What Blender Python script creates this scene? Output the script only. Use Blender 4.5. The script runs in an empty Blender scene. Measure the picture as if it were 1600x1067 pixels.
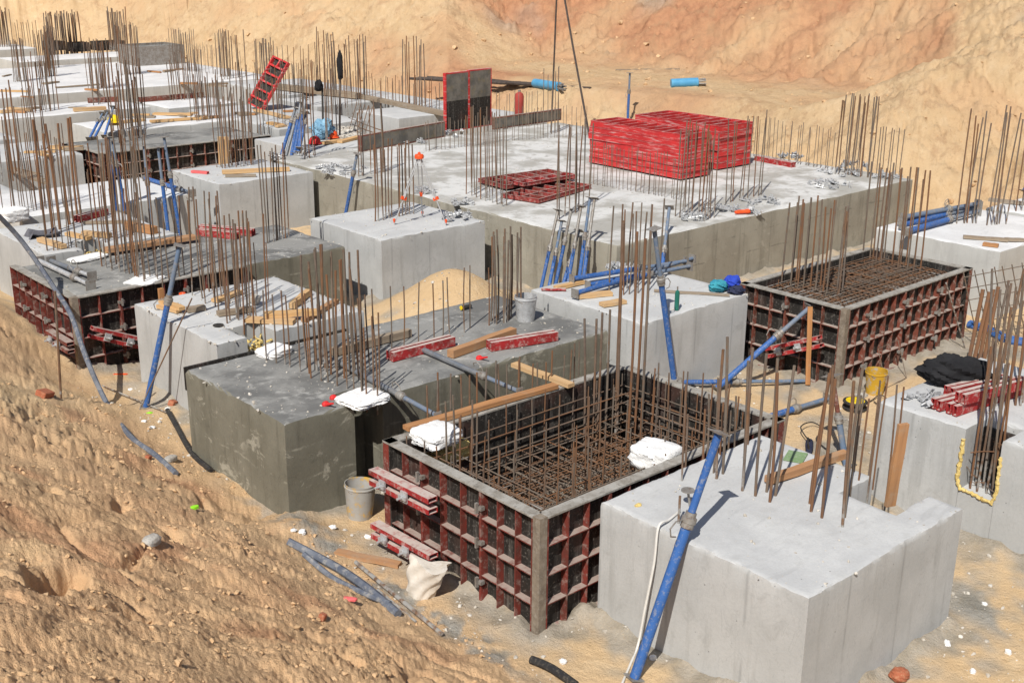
import bpy, bmesh, math, random
import numpy as np
from mathutils import Vector, Matrix, Quaternion
random.seed(7)
rng = np.random.default_rng(11)
S = bpy.context.scene
COL = S.collection
rad = math.radians

# ------------------------------------------------------------------ camera, light, exposure
CAMH = 6.25
FPX = 1851.3                      # focal length in pixels of a 1600 px wide picture
PITCH, ROLL, YAW = rad(18.49), rad(0.461), rad(48.03)
_F0 = Vector((math.cos(YAW), math.sin(YAW), 0)); _R0 = Vector((math.sin(YAW), -math.cos(YAW), 0)); _U0 = Vector((0, 0, 1))
_FW = math.cos(PITCH) * _F0 - math.sin(PITCH) * _U0
_UP = math.sin(PITCH) * _F0 + math.cos(PITCH) * _U0
_RT = math.cos(ROLL) * _R0 + math.sin(ROLL) * _UP
_UU = -math.sin(ROLL) * _R0 + math.cos(ROLL) * _UP
cam_d = bpy.data.cameras.new('camera'); cam = bpy.data.objects.new('camera', cam_d); COL.objects.link(cam)
cam_d.sensor_width = 36; cam_d.lens = FPX / 1600 * 36; cam_d.clip_end = 2000; cam_d.clip_start = 0.1
M3 = Matrix((_RT, _UU, -_FW)).transposed()
cam.matrix_world = Matrix.Translation((0, 0, CAMH)) @ M3.to_4x4()
S.camera = cam

SUN_EL = rad(48); SUN_HEAD = YAW - rad(19.0)      # heading the light travels along
world = bpy.data.worlds.new('World'); S.world = world; world.use_nodes = True
wn = world.node_tree; sky = wn.nodes.new('ShaderNodeTexSky'); sky.sky_type = 'NISHITA'; sky.sun_disc = False
sky.sun_elevation = SUN_EL
_sx, _sy = -math.cos(SUN_HEAD), -math.sin(SUN_HEAD)   # towards the sun
sky.sun_rotation = math.atan2(_sx, _sy)
bg = wn.nodes['Background']; wn.links.new(sky.outputs[0], bg.inputs[0]); bg.inputs[1].default_value = 0.08
sun_d = bpy.data.lights.new('sun', 'SUN'); sun = bpy.data.objects.new('sun', sun_d); COL.objects.link(sun)
sun_d.energy = 4.9; sun_d.angle = rad(0.5); sun_d.color = (1.0, 0.955, 0.88)
_ld = Vector((math.cos(SUN_HEAD) * math.cos(SUN_EL), math.sin(SUN_HEAD) * math.cos(SUN_EL), -math.sin(SUN_EL)))
sun.rotation_euler = _ld.to_track_quat('-Z', 'Y').to_euler()
S.view_settings.view_transform = 'Standard'; S.view_settings.look = 'None'
S.view_settings.exposure = 0.05; S.view_settings.gamma = 1
try:
    S.cycles.max_bounces = 6; S.cycles.diffuse_bounces = 3
except Exception: pass

# ------------------------------------------------------------------ survey: photograph pixel -> place
def ray(px, py):
    return _FW + _RT * ((px - 800) / FPX) - _UU * ((py - 533.5) / FPX)
def P(px, py, z=1.25):
    v = ray(px, py); t = (z - CAMH) / v.z; return Vector((v.x * t, v.y * t, z))
def PX(px, py, x):
    v = ray(px, py); t = x / v.x; return Vector((x, v.y * t, CAMH + v.z * t))
def PY(px, py, y):
    v = ray(px, py); t = y / v.y; return Vector((v.x * t, y, CAMH + v.z * t))

# ------------------------------------------------------------------ numpy noise
_perm = rng.permutation(256); _perm = np.concatenate([_perm, _perm, _perm])
_ga = rng.uniform(0, 2 * np.pi, 256); _gx, _gy = np.cos(_ga), np.sin(_ga)
def perlin(x, y):
    x = np.asarray(x, float); y = np.asarray(y, float)
    xi = np.floor(x).astype(np.int64); yi = np.floor(y).astype(np.int64); xf = x - xi; yf = y - yi
    xi &= 255; yi &= 255
    u = xf ** 3 * (xf * (xf * 6 - 15) + 10); v = yf ** 3 * (yf * (yf * 6 - 15) + 10)
    def g(ix, iy, dx, dy):
        h = _perm[_perm[ix] + iy]; return _gx[h] * dx + _gy[h] * dy
    a = g(xi, yi, xf, yf); b = g(xi + 1, yi, xf - 1, yf); c = g(xi, yi + 1, xf, yf - 1); d = g(xi + 1, yi + 1, xf - 1, yf - 1)
    return (a + u * (b - a)) * (1 - v) + (c + u * (d - c)) * v
def fbm(x, y, o=4, g=0.5):
    s = 0; a = 1; f = 1
    for i in range(o): s = s + a * perlin(x * f + 17.3 * i, y * f - 9.1 * i); a *= g; f *= 2.03
    return s
def sstep(a, b, x):
    t = np.clip((x - a) / (b - a), 0, 1); return t * t * (3 - 2 * t)

# ------------------------------------------------------------------ materials
MATS = {}
class NT:
    def __init__(s, name):
        m = bpy.data.materials.new(name); m.use_nodes = True; s.m = m; s.t = m.node_tree
        s.b = s.t.nodes['Principled BSDF']; MATS[name] = m
        s.pos = s.n('ShaderNodeNewGeometry').outputs['Position']
    def n(s, typ, **k):
        o = s.t.nodes.new(typ)
        for a, v in k.items(): setattr(o, a, v)
        return o
    def put(s, sock, v):
        if hasattr(v, 'links'): s.t.links.new(v, sock)
        else: sock.default_value = v
    def noise(s, scale, detail=4, rough=0.55, vec=None, stretch=None, dist=0):
        v = vec or s.pos
        if stretch:
            mp = s.n('ShaderNodeMapping'); s.put(mp.inputs[0], v); mp.inputs['Scale'].default_value = stretch; v = mp.outputs[0]
        o = s.n('ShaderNodeTexNoise'); s.put(o.inputs['Vector'], v)
        o.inputs['Scale'].default_value = scale; o.inputs['Detail'].default_value = detail; o.inputs['Roughness'].default_value = rough
        o.inputs['Distortion'].default_value = dist
        return o.outputs['Fac']
    def ramp(s, f, a, b, lo=0., hi=1.):
        o = s.n('ShaderNodeMapRange'); o.interpolation_type = 'SMOOTHSTEP'
        s.put(o.inputs[0], f)
        for i, v in enumerate((a, b, lo, hi)): o.inputs[i + 1].default_value = v
        return o.outputs[0]
    def mix(s, f, a, b):
        o = s.n('ShaderNodeMix', data_type='RGBA'); s.put(o.inputs[0], f)
        for i, c in ((6, a), (7, b)):
            if isinstance(c, tuple): c = c if len(c) == 4 else c + (1,)
            s.put(o.inputs[i], c)
        return o.outputs[2]
    def math(s, op, a, b=0.):
        o = s.n('ShaderNodeMath', operation=op); s.put(o.inputs[0], a); s.put(o.inputs[1], b); return o.outputs[0]
    def normal_z(s):
        g = s.n('ShaderNodeNewGeometry'); x = s.n('ShaderNodeSeparateXYZ'); s.put(x.inputs[0], g.outputs['True Normal']); return x.outputs[2]
    def bump(s, h, dist=0.02, strength=1.0):
        o = s.n('ShaderNodeBump'); o.inputs['Distance'].default_value = dist; o.inputs['Strength'].default_value = strength
        s.put(o.inputs['Height'], h); s.put(s.b.inputs['Normal'], o.outputs[0])
    def attr(s, name):
        o = s.n('ShaderNodeAttribute'); o.attribute_name = name; return o.outputs['Fac']
    def rnd(s): return s.n('ShaderNodeObjectInfo').outputs['Random']
    def fin(s, col, rough=0.9, metal=0., spec=0.3):
        s.put(s.b.inputs['Base Color'], col if not isinstance(col, tuple) else (col + (1,))[:4])
        s.put(s.b.inputs['Roughness'], rough); s.put(s.b.inputs['Metallic'], metal)
        s.b.inputs['Specular IOR Level'].default_value = spec
        return s.m

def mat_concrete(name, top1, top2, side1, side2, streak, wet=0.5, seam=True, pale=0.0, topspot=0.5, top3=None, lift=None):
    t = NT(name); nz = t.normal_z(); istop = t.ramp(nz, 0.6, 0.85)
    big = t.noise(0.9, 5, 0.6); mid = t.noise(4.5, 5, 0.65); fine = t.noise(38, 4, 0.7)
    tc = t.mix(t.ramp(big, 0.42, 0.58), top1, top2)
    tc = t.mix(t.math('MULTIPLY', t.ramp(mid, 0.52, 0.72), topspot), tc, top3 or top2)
    sc = t.mix(t.ramp(t.noise(1.3, 4, 0.6), 0.35, 0.68), side1, side2)
    st = t.noise(1.0, 5, 0.65, stretch=(5.5, 5.5, 0.55))
    sc = t.mix(t.math('MULTIPLY', t.ramp(st, 0.5, 0.7), wet), sc, streak)
    if pale:
        pl = t.noise(2.2, 7, 0.72, stretch=(1, 1, 1.7), dist=0.6)
        pz = t.math('MULTIPLY', t.ramp(pl, 0.555, 0.62), t.ramp(t.noise(0.9, 3), 0.44, 0.58))
        sc = t.mix(t.math('MULTIPLY', pz, pale), sc, (0.42, 0.40, 0.33))
    if seam:   # joint lines left by the formwork panels
        sp = t.n('ShaderNodeSeparateXYZ'); t.put(sp.inputs[0], t.pos)
        c = t.math('ADD', sp.outputs[0], sp.outputs[1]); c = t.math('ADD', c, t.math('MULTIPLY', t.rnd(), 3.0))
        fr = t.math('FRACT', t.math('MULTIPLY', c, 1 / 0.86)); d = t.math('ABSOLUTE', t.math('SUBTRACT', fr, 0.5))
        ln = t.math('MULTIPLY', t.ramp(d, 0.0, 0.03, 1, 0), t.ramp(t.noise(2.1, 3), 0.38, 0.6))
        sc = t.mix(t.math('MULTIPLY', ln, 0.5), sc, tuple(v * 0.6 for v in side1))
    run = t.noise(1.0, 4, 0.7, stretch=(2.6, 2.6, 0.9), dist=1.4); ed = t.math('ABSOLUTE', t.math('SUBTRACT', run, 0.52))
    sc = t.mix(t.math('MULTIPLY', t.ramp(ed, 0.0, 0.010, 1, 0), 0.30 * wet), sc, tuple(v * 0.5 for v in side1))       # tide marks of thin grout
    sc = t.mix(t.math('MULTIPLY', t.ramp(t.noise(3.1, 5, 0.75, dist=0.5), 0.56, 0.68), 0.5), sc, streak)
    tr = t.noise(1.0, 5, 0.7, stretch=(1.6, 7, 1), dist=0.7); tc = t.mix(t.math('MULTIPLY', t.ramp(tr, 0.54, 0.68), 0.45), tc, tuple(v * 0.78 for v in top1))
    if lift:      # level lines where one pour stopped and the next began
        zz = t.n('ShaderNodeSeparateXYZ'); t.put(zz.inputs[0], t.pos); wob = t.math('MULTIPLY', t.noise(1.6, 4, 0.6), 0.16)
        for lv in (0.52, 0.92):
            e = t.math('ABSOLUTE', t.math('SUBTRACT', t.math('ADD', zz.outputs[2], wob), lv + .08))
            sc = t.mix(t.math('MULTIPLY', t.ramp(e, 0.0, 0.022, 1, 0), t.math('MULTIPLY', t.ramp(t.noise(3.5, 6, 0.78), 0.49, 0.62), 0.7)), sc, lift)
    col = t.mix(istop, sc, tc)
    vo = t.n('ShaderNodeTexVoronoi'); t.put(vo.inputs['Vector'], t.pos); vo.inputs['Scale'].default_value = 9.0
    pore = t.math('MULTIPLY', t.ramp(vo.outputs['Distance'], 0.035, 0.075, 1, 0), t.ramp(t.noise(3.0, 2), 0.5, 0.56))
    col = t.mix(t.math('MULTIPLY', pore, 0.7), col, tuple(v * 0.3 for v in side1))
    col = t.mix(t.math('MULTIPLY', t.ramp(fine, 0.35, 0.75), 0.22), col, tuple(v * 0.6 for v in top1))
    h = t.math('ADD', t.math('MULTIPLY', mid, 0.6), t.math('MULTIPLY', fine, 0.35)); h = t.math('SUBTRACT', h, pore)
    t.bump(h, 0.012, 0.55)
    return t.fin(col, 0.88, 0, 0.25)
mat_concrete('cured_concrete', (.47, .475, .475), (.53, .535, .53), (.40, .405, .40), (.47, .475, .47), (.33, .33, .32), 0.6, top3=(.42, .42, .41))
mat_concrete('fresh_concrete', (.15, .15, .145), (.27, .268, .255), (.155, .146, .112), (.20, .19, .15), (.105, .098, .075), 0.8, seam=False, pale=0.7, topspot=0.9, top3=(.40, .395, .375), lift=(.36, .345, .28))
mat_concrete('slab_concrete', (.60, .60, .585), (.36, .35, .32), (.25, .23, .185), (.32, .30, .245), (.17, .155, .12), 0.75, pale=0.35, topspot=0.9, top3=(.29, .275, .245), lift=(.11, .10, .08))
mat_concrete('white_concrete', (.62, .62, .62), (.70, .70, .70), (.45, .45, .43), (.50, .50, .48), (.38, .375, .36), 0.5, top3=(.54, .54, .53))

def mat_soil():
    t = NT('sandy_soil')
    n1 = t.noise(0.45, 6, 0.62); n2 = t.noise(3.0, 6, 0.68); n3 = t.noise(22, 5, 0.75)
    sand = t.mix(t.ramp(n1, 0.3, 0.7), (.66, .48, .285), (.60, .42, .235))
    sand = t.mix(t.math('MULTIPLY', t.ramp(n2, 0.45, 0.75), 0.55), sand, (.73, .57, .37))
    brown = t.mix(t.ramp(n2, 0.35, 0.68), (.67, .435, .245), (.58, .36, .20))
    red = t.mix(t.ramp(n2, 0.35, 0.7), (.54, .275, .15), (.40, .19, .105))
    grey = t.mix(t.ramp(n2, 0.4, 0.65), (.36, .34, .30), (.25, .235, .20))
    c = t.mix(t.attr('brown'), sand, brown); c = t.mix(t.attr('red'), c, red); c = t.mix(t.attr('grey'), c, grey)
    c = t.mix(t.math('MULTIPLY', t.ramp(n3, 0.5, 0.72), 0.15), c, (.30, .19, .105))
    c = t.mix(t.math('MULTIPLY', t.ramp(t.noise(60, 3, 0.7), 0.55, 0.75), 0.35), c, (.66, .50, .30))
    h = t.math('ADD', t.math('MULTIPLY', n3, 0.8), t.math('MULTIPLY', t.noise(7, 5, 0.7), 1.0))
    sx = t.n('ShaderNodeSeparateXYZ'); t.put(sx.inputs[0], t.pos); fr = t.ramp(sx.outputs[0], 24, 28)
    c = t.mix(t.math('MULTIPLY', fr, t.math('MULTIPLY', t.ramp(t.noise(1.1, 8, 0.78, dist=0.4), 0.5, 0.62), 0.55)), c, (.43, .265, .15))
    c = t.mix(t.math('MULTIPLY', t.ramp(t.noise(34, 4, 0.8), 0.60, 0.70), 0.32), c, (.27, .165, .09))
    c = t.mix(t.math('MULTIPLY', fr, t.math('MULTIPLY', t.ramp(t.noise(5.5, 6, 0.8, dist=0.6), 0.58, 0.66), 0.5)), c, (.33, .19, .10))
    c = t.mix(t.math('MULTIPLY', fr, 0.12), c, (.36, .23, .14))
    c = t.mix(t.math('MULTIPLY', t.ramp(t.noise(17, 5, 0.8), 0.6, 0.7), 0.4), c, (.30, .18, .095))
    h = t.math('ADD', h, t.math('MULTIPLY', fr, t.math('MULTIPLY', t.noise(1.6, 9, 0.76, dist=0.3), 5.0)))
    h = t.math('ADD', h, t.math('MULTIPLY', t.noise(75, 3, 0.8), 0.25))
    t.bump(h, 0.035, 0.9)
    return t.fin(c, 0.95, 0, 0.1)
mat_soil()
def mat_simple(name, c1, c2, scale=6, rough=0.8, metal=0., c3=None, f3=0.3, scale3=30, bump=0.0, jitter=0.0, spec=0.3):
    t = NT(name); f = t.ramp(t.noise(scale, 5, 0.65), 0.35, 0.68)
    if jitter: f = t.math('ADD', t.math('MULTIPLY', f, 1 - jitter), t.math('MULTIPLY', t.rnd(), jitter))
    c = t.mix(f, c1, c2)
    if c3: c = t.mix(t.math('MULTIPLY', t.ramp(t.noise(scale3, 5, 0.7), 0.5, 0.66), f3), c, c3)
    if bump: t.bump(t.noise(scale3, 4, 0.7), bump, 0.8)
    return t.fin(c, rough, metal, spec)
def mat_steel_form(name, red1, red2, dust, amount):
    t = NT(name); nz = t.normal_z(); up = t.ramp(nz, 0.3, 0.8)
    c = t.mix(t.ramp(t.noise(5, 5, 0.7), 0.35, 0.65), red1, red2)
    c = t.mix(t.math('MULTIPLY', t.ramp(t.noise(14, 5, 0.72), 0.48, 0.66), amount), c, dust)
    c = t.mix(t.math('MULTIPLY', t.ramp(t.noise(3.3, 4, 0.7), 0.5, 0.7), 0.5), c, (.07, .035, .022))
    c = t.mix(t.math('MULTIPLY', up, t.ramp(t.noise(9, 4, 0.7), 0.2, 0.55)), c, dust)
    t.bump(t.noise(40, 4, 0.7), 0.004, 0.6)
    return t.fin(c, 0.75, 0, 0.3)
mat_steel_form('red_form_steel', (.20, .034, .024), (.12, .032, .024), (.34, .27, .235), 0.55)
def mat_stack():
    t = NT('bright_red_steel'); nz = t.normal_z()
    c = t.mix(t.ramp(t.noise(2.2, 4, 0.6), 0.35, 0.65), (.54, .032, .032), (.42, .024, .026))
    c = t.mix(t.math('MULTIPLY', t.ramp(t.noise(1.0, 5, 0.7, stretch=(2.2, 2.2, 26)), 0.52, 0.64), 0.65), c, (.52, .36, .34))
    c = t.mix(t.math('MULTIPLY', t.ramp(nz, 0.5, 0.9), t.ramp(t.noise(5, 4, 0.7), 0.3, 0.6)), c, (.56, .36, .34))
    return t.fin(c, 0.6, 0, 0.3)
mat_stack()
mat_steel_form('waler_red', (.38, .022, .024), (.27, .022, .022), (.50, .42, .38), 0.55)
mat_steel_form('flat_red', (.30, .028, .024), (.17, .032, .026), (.42, .34, .30), 0.45)
mat_steel_form('rusty_form', (.20, .055, .035), (.12, .045, .03), (.37, .31, .27), 0.6)
mat_simple('form_rim', (.36, .345, .315), (.24, .22, .19), 7, 0.9, c3=(.13, .11, .09), f3=0.6, scale3=18, bump=0.01)
def mat_ply():
    t = NT('black_plywood')
    st = t.noise(1.0, 6, 0.7, stretch=(14, 14, 0.9)); sp = t.noise(30, 5, 0.75)
    c = t.mix(t.ramp(st, 0.5, 0.72), (.018, .016, .014), (.11, .102, .092))
    c = t.mix(t.math('MULTIPLY', t.ramp(sp, 0.55, 0.68), 0.55), c, (.30, .28, .25))
    c = t.mix(t.math('MULTIPLY', t.ramp(t.noise(2.0, 4), 0.5, 0.7), 0.35), c, (.12, .05, .035))
    return t.fin(c, 0.7, 0, 0.35)
mat_ply()
def mat_rebar():
    t = NT('rusty_rebar'); r = t.rnd()
    c = t.mix(r, (.175, .11, .073), (.175, .148, .126))
    c = t.mix(t.ramp(t.noise(1.6, 4, 0.6), 0.4, 0.65), c, (.20, .11, .06))
    c = t.mix(t.math('MULTIPLY', t.ramp(t.noise(11, 3, 0.6), 0.45, 0.65), 0.45), c, (.09, .06, .045))
    sp = t.n('ShaderNodeSeparateXYZ'); t.put(sp.inputs[0], t.n('ShaderNodeTexCoord').outputs['Object'])
    c = t.mix(t.math('MULTIPLY', t.ramp(sp.outputs[2], 0.12, 0.3, 1, 0), t.ramp(t.noise(14, 3), 0.35, 0.6)), c, (.33, .32, .30))
    t.bump(t.noise(90, 2), 0.003, 0.6)
    return t.fin(c, 0.8, 0.15, 0.3)
mat_rebar()
mat_simple('grey_rebar', (.20, .16, .125), (.13, .105, .085), 3, 0.75, 0.2, c3=(.22, .10, .04), f3=0.5, scale3=9, jitter=0.4)
mat_simple('orange_rebar', (.225, .11, .053), (.16, .085, .05), 3, 0.8, 0.1, c3=(.13, .10, .08), f3=0.6, scale3=8, jitter=0.4)
mat_simple('blue_paint', (.035, .12, .36), (.024, .08, .25), 3, 0.6, 0, c3=(.30, .30, .29), f3=0.5, scale3=24, jitter=0.4, spec=0.4)
mat_simple('worn_blue_paint', (.10, .16, .26), (.17, .19, .22), 5, 0.65, 0, c3=(.30, .26, .22), f3=0.6, scale3=14, jitter=0.3)
mat_simple('galvanised', (.56, .57, .58), (.42, .43, .44), 9, 0.45, 0.35, c3=(.24, .21, .18), f3=0.45, scale3=22)
mat_simple('dusty_steel', (.33, .32, .30), (.24, .215, .19), 8, 0.6, 0.4, c3=(.15, .09, .055), f3=0.6, scale3=20)
mat_simple('aluminium', (.52, .52, .52), (.42, .42, .42), 6, 0.4, 0.25)
mat_simple('old_post', (.24, .20, .155), (.16, .13, .10), 8, 0.85, c3=(.33, .30, .26), f3=0.5, scale3=25, bump=0.01)
mat_simple('dusty_ply', (.10, .095, .085), (.19, .175, .15), 3, 0.75, c3=(.20, .16, .09), f3=0.5, scale3=5)
mat_simple('steel_pipe', (.21, .235, .27), (.30, .31, .32), 5, 0.5, 0.5, c3=(.17, .14, .12), f3=0.5, scale3=16)
def mat_wood(name, a, b, dirt):
    t = NT(name); g = t.noise(1.0, 5, 0.6, vec=t.n('ShaderNodeTexCoord').outputs['Object'], stretch=(1.2, 28, 28))
    c = t.mix(t.ramp(g, 0.3, 0.7), a, b); c = t.mix(t.math('MULTIPLY', t.rnd(), 0.35), c, dirt)
    c = t.mix(t.math('MULTIPLY', t.ramp(t.noise(5, 5, 0.7), 0.5, 0.7), 0.5), c, dirt)
    t.bump(g, 0.004, 0.6); return t.fin(c, 0.85, 0, 0.2)
mat_wood('fresh_timber', (.62, .40, .19), (.50, .29, .12), (.46, .36, .25))
mat_wood('grey_timber', (.30, .235, .165), (.21, .155, .105), (.34, .31, .27))
mat_wood('orange_timber', (.46, .22, .085), (.34, .155, .06), (.36, .27, .19))
mat_simple('foam', (.86, .86, .85), (.78, .78, .77), 8, 0.9, 0, c3=(.92, .92, .92), f3=0.6, scale3=40, bump=0.02)
mat_simple('yellow_foam', (.72, .55, .20), (.60, .44, .15), 10, 0.95, 0, c3=(.82, .68, .36), f3=0.6, scale3=25, bump=0.03)
mat_simple('black_cloth', (.012, .012, .014), (.022, .022, .024), 5, 0.95, bump=0.01)
mat_simple('teal_cloth', (.03, .21, .30), (.05, .30, .36), 5, 0.9, bump=0.01)
mat_simple('blue_cloth', (.02, .05, .38), (.03, .07, .46), 5, 0.9, bump=0.01)
mat_simple('navy_cloth', (.018, .022, .05), (.03, .035, .07), 5, 0.9)
mat_simple('grey_cloth', (.14, .14, .16), (.075, .075, .085), 6, 0.95, bump=0.01)
mat_simple('light_blue_bag', (.16, .32, .46), (.23, .42, .56), 5, 0.5)
mat_simple('pale_blue_plastic', (.07, .27, .47), (.10, .33, .52), 4, 0.45)
mat_simple('dark_hose', (.085, .10, .135), (.17, .185, .215), 6, 0.65, c3=(.36, .34, .31), f3=0.6, scale3=15)
mat_simple('black_rubber', (.02, .02, .022), (.035, .033, .03), 6, 0.7, c3=(.2, .17, .13), f3=0.35)
mat_simple('white_plastic', (.72, .71, .68), (.62, .60, .56), 5, 0.5)
mat_simple('white_sack', (.66, .61, .54), (.56, .50, .42), 5, 0.8, c3=(.74, .71, .66), f3=0.5, scale3=12, bump=0.01)
mat_simple('orange_plastic', (.82, .10, .025), (.72, .085, .02), 4, 0.45)
mat_simple('yellow_plastic', (.80, .60, .015), (.70, .50, .012), 4, 0.45)
mat_simple('red_plastic', (.62, .03, .03), (.50, .03, .03), 4, 0.5)
mat_simple('pink_plastic', (.78, .16, .16), (.70, .12, .12), 4, 0.5)
mat_simple('lime_plastic', (.33, .72, .03), (.26, .62, .03), 4, 0.5)
mat_simple('yellow_bucket_paint', (.52, .31, .025), (.44, .26, .03), 4, 0.6, c3=(.36, .34, .31), f3=1.0, scale3=9)
mat_simple('grey_bucket', (.36, .35, .33), (.29, .28, .26), 6, 0.7, c3=(.62, .36, .03), f3=0.9, scale3=6)
mat_simple('gas_red', (.40, .055, .045), (.32, .05, .04), 4, 0.55, c3=(.28, .14, .11), f3=0.4)
mat_simple('bottle_green', (.02, .13, .10), (.03, .17, .13), 4, 0.25)
mat_simple('green_plate', (.17, .27, .12), (.22, .32, .17), 5, 0.6, c3=(.4, .4, .36), f3=0.4)
mat_simple('brick', (.40, .13, .07), (.32, .10, .05), 9, 0.9, c3=(.46, .30, .18), f3=0.5, bump=0.01)
mat_simple('stone', (.46, .44, .40), (.36, .33, .29), 6, 0.9, bump=0.02)
mat_simple('chain_steel', (.10, .075, .06), (.06, .05, .045), 9, 0.6, 0.3)
mat_simple('pebble', (.42, .38, .32), (.60, .57, .52), 3, 0.9)
mat_simple('dirt_clod', (.62, .42, .24), (.50, .32, .17), 2.2, 0.95, c3=(.58, .42, .25), f3=0.5, scale3=30, bump=0.02)

# ------------------------------------------------------------------ mesh builder
class MB:
    def __init__(s): s.v = []; s.f = []; s.sm = []
    def add(s, v, f, smooth=False):
        k = len(s.v); s.v += [tuple(p) for p in v]; s.f += [tuple(i + k for i in q) for q in f]; s.sm += [smooth] * len(f); return s
    def box(s, x0, x1, y0, y1, z0, z1, M=None, bev=0.0):
        v = [Vector(c) for c in ((x0, y0, z0), (x1, y0, z0), (x1, y1, z0), (x0, y1, z0), (x0, y0, z1), (x1, y0, z1), (x1, y1, z1), (x0, y1, z1))]
        if M: v = [M @ c for c in v]
        return s.add(v, [(0, 3, 2, 1), (4, 5, 6, 7), (0, 1, 5, 4), (1, 2, 6, 5), (2, 3, 7, 6), (3, 0, 4, 7)])
    def tube(s, pts, r, n=8, caps=True, closed=False):
        pts = [Vector(p) for p in pts]; m = len(pts); rr = r if isinstance(r, (list, tuple)) else [r] * m
        v = []; T = []
        for i in range(m):
            a = pts[i - 1] if (i or closed) else pts[0]; b = pts[(i + 1) % m] if (i < m - 1 or closed) else pts[-1]
            T.append((b - a).normalized())
        u = T[0].orthogonal().normalized()
        for i in range(m):
            u = (u - T[i] * u.dot(T[i]));
            u = u.normalized() if u.length > 1e-6 else T[i].orthogonal().normalized()
            w = T[i].cross(u)
            for k in range(n):
                a = 2 * math.pi * k / n; v.append(pts[i] + (u * math.cos(a) + w * math.sin(a)) * rr[i])
        f = []
        for i in range(m - 1 + (1 if closed else 0)):
            j = (i + 1) % m
            for k in range(n): f.append((i * n + k, i * n + (k + 1) % n, j * n + (k + 1) % n, j * n + k))
        s.add(v, f, True)
        if caps and not closed:
            s.add(v[:n], [tuple(range(n - 1, -1, -1))]); s.add(v[-n:], [tuple(range(n))])
        return s
    def lathe(s, prof, n=20, M=None, smooth=True):
        v = []
        for r, z in prof:
            for k in range(n):
                a = 2 * math.pi * k / n; p = Vector((r * math.cos(a), r * math.sin(a), z)); v.append(M @ p if M else p)
        f = []
        for i in range(len(prof) - 1):
            for k in range(n): f.append((i * n + k, i * n + (k + 1) % n, (i + 1) * n + (k + 1) % n, (i + 1) * n + k))
        s.add(v, f, smooth)
        if prof[0][0] > 1e-4: s.add(v[:n], [tuple(range(n - 1, -1, -1))])
        if prof[-1][0] > 1e-4: s.add(v[-n:], [tuple(range(n))])
        return s
    def prism(s, prof, L, M=None):     # profile in (y,z) swept along x
        n = len(prof); v = [Vector((0, y, z)) for y, z in prof] + [Vector((L, y, z)) for y, z in prof]
        if M: v = [M @ p for p in v]
        f = [(i, (i + 1) % n, n + (i + 1) % n, n + i) for i in range(n)]
        return s.add(v, f + [tuple(range(n - 1, -1, -1)), tuple(range(n, 2 * n))])
    def build(s, name, mat, parent=None, off=None, M=None):
        me = bpy.data.meshes.new(name); o = Vector(off) if off else Vector((0, 0, 0))
        vs = [tuple(Vector(p) - o) for p in s.v]
        me.from_pydata(vs, [], s.f); me.polygons.foreach_set('use_smooth', s.sm); me.update()
        bm = bmesh.new(); bm.from_mesh(me); bmesh.ops.recalc_face_normals(bm, faces=bm.faces[:]); bm.to_mesh(me); bm.free()
        if any(s.sm): me.set_sharp_from_angle(angle=rad(40))
        me.materials.append(MATS[mat]); ob = bpy.data.objects.new(name, me); COL.objects.link(ob)
        if parent: ob.parent = parent
        return ob
def tag(o, label, cat, group=None):
    o['label'] = label; o['category'] = cat
    if group: o['group'] = group
    return o
def thing(name, label, cat, loc=(0, 0, 0), rot=None, group=None):
    o = bpy.data.objects.new(name, None); COL.objects.link(o); o.location = loc; o.empty_display_size = 0.2
    if rot is not None:
        o.rotation_mode = 'QUATERNION'; o.rotation_quaternion = rot
    return tag(o, label, cat, group)
def single(mb, name, mat, label, cat, loc, group=None, rot=None):
    o = mb.build(name, mat, off=None); o.location = loc
    if rot is not None: o.rotation_mode = 'QUATERNION'; o.rotation_quaternion = rot
    return tag(o, label, cat, group)
def aim(a, b, up=Vector((0, 0, 1))):      # rotation whose local x runs from a to b, z as near up as it can
    x = (Vector(b) - Vector(a)).normalized(); y = up.cross(x); y = y.normalized() if y.length > 1e-4 else Vector((0, 1, 0)); z = x.cross(y)
    return Matrix((x, y, z)).transposed().to_quaternion()
def aimz(a, b):
    return (Vector(b) - Vector(a)).to_track_quat('Z', 'X')

# ------------------------------------------------------------------ ground: one sheet
def base_z(x, y):
    x = np.asarray(x, float); y = np.asarray(y, float)
    xt = 6.05 + 0.15 * sstep(12, 14, y) + 0.85 * sstep(15, 20, y) + 0.2 * sstep(7.5, 6, y) + 0.18 * perlin(y * 0.5, y * 0 + 3.3)
    s = xt - x
    zb = 0.5 * (s + np.sqrt(s * s + 0.10)) * 0.60
    zb = np.where(zb > 4.5, 4.5 + (zb - 4.5) * 0.12, zb)
    xf = 26.0 + 1.0 * perlin(y * 0.16, y * 0 + 8.1) + 1.2 * sstep(17, 13, y)
    T = 1.75 + np.clip(20 - y, 0, 20) * 0.33 + np.clip(y - 35, 0, 60) * 0.5
    d = x - xf
    low = np.minimum(0.5 * (d + np.sqrt(d * d + 0.2)) * 0.78, T + 0.045 * np.maximum(d, 0))
    xu = 33.5 + 1.6 * perlin(y * 0.11, y * 0 + 2.2)
    up = np.maximum(0, x - xu) * 0.72
    far = np.maximum(0, y - 66) * 0.6
    z = zb + low + up + far
    return np.where(z > 16, 16 + (z - 16) * 0.05, z)
FEET = [(7.45, 9.93, 4.66, 7.0), (11.78, 14.2, 2.6, 6.72), (11.9, 14.28, 10.5, 12.8), (12.03, 14.46, 16.88, 19.2), (6.97, 9.32, 13.55, 16.0), (6.75, 10.5, 7.1, 9.55), (14.66, 18.35, 9.02, 10.95), (6.2, 11.32, 10.62, 12.92), (14.94, 24.75, 13.87, 25.55), (6.38, 11.3, 16.83, 19.3)]
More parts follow.
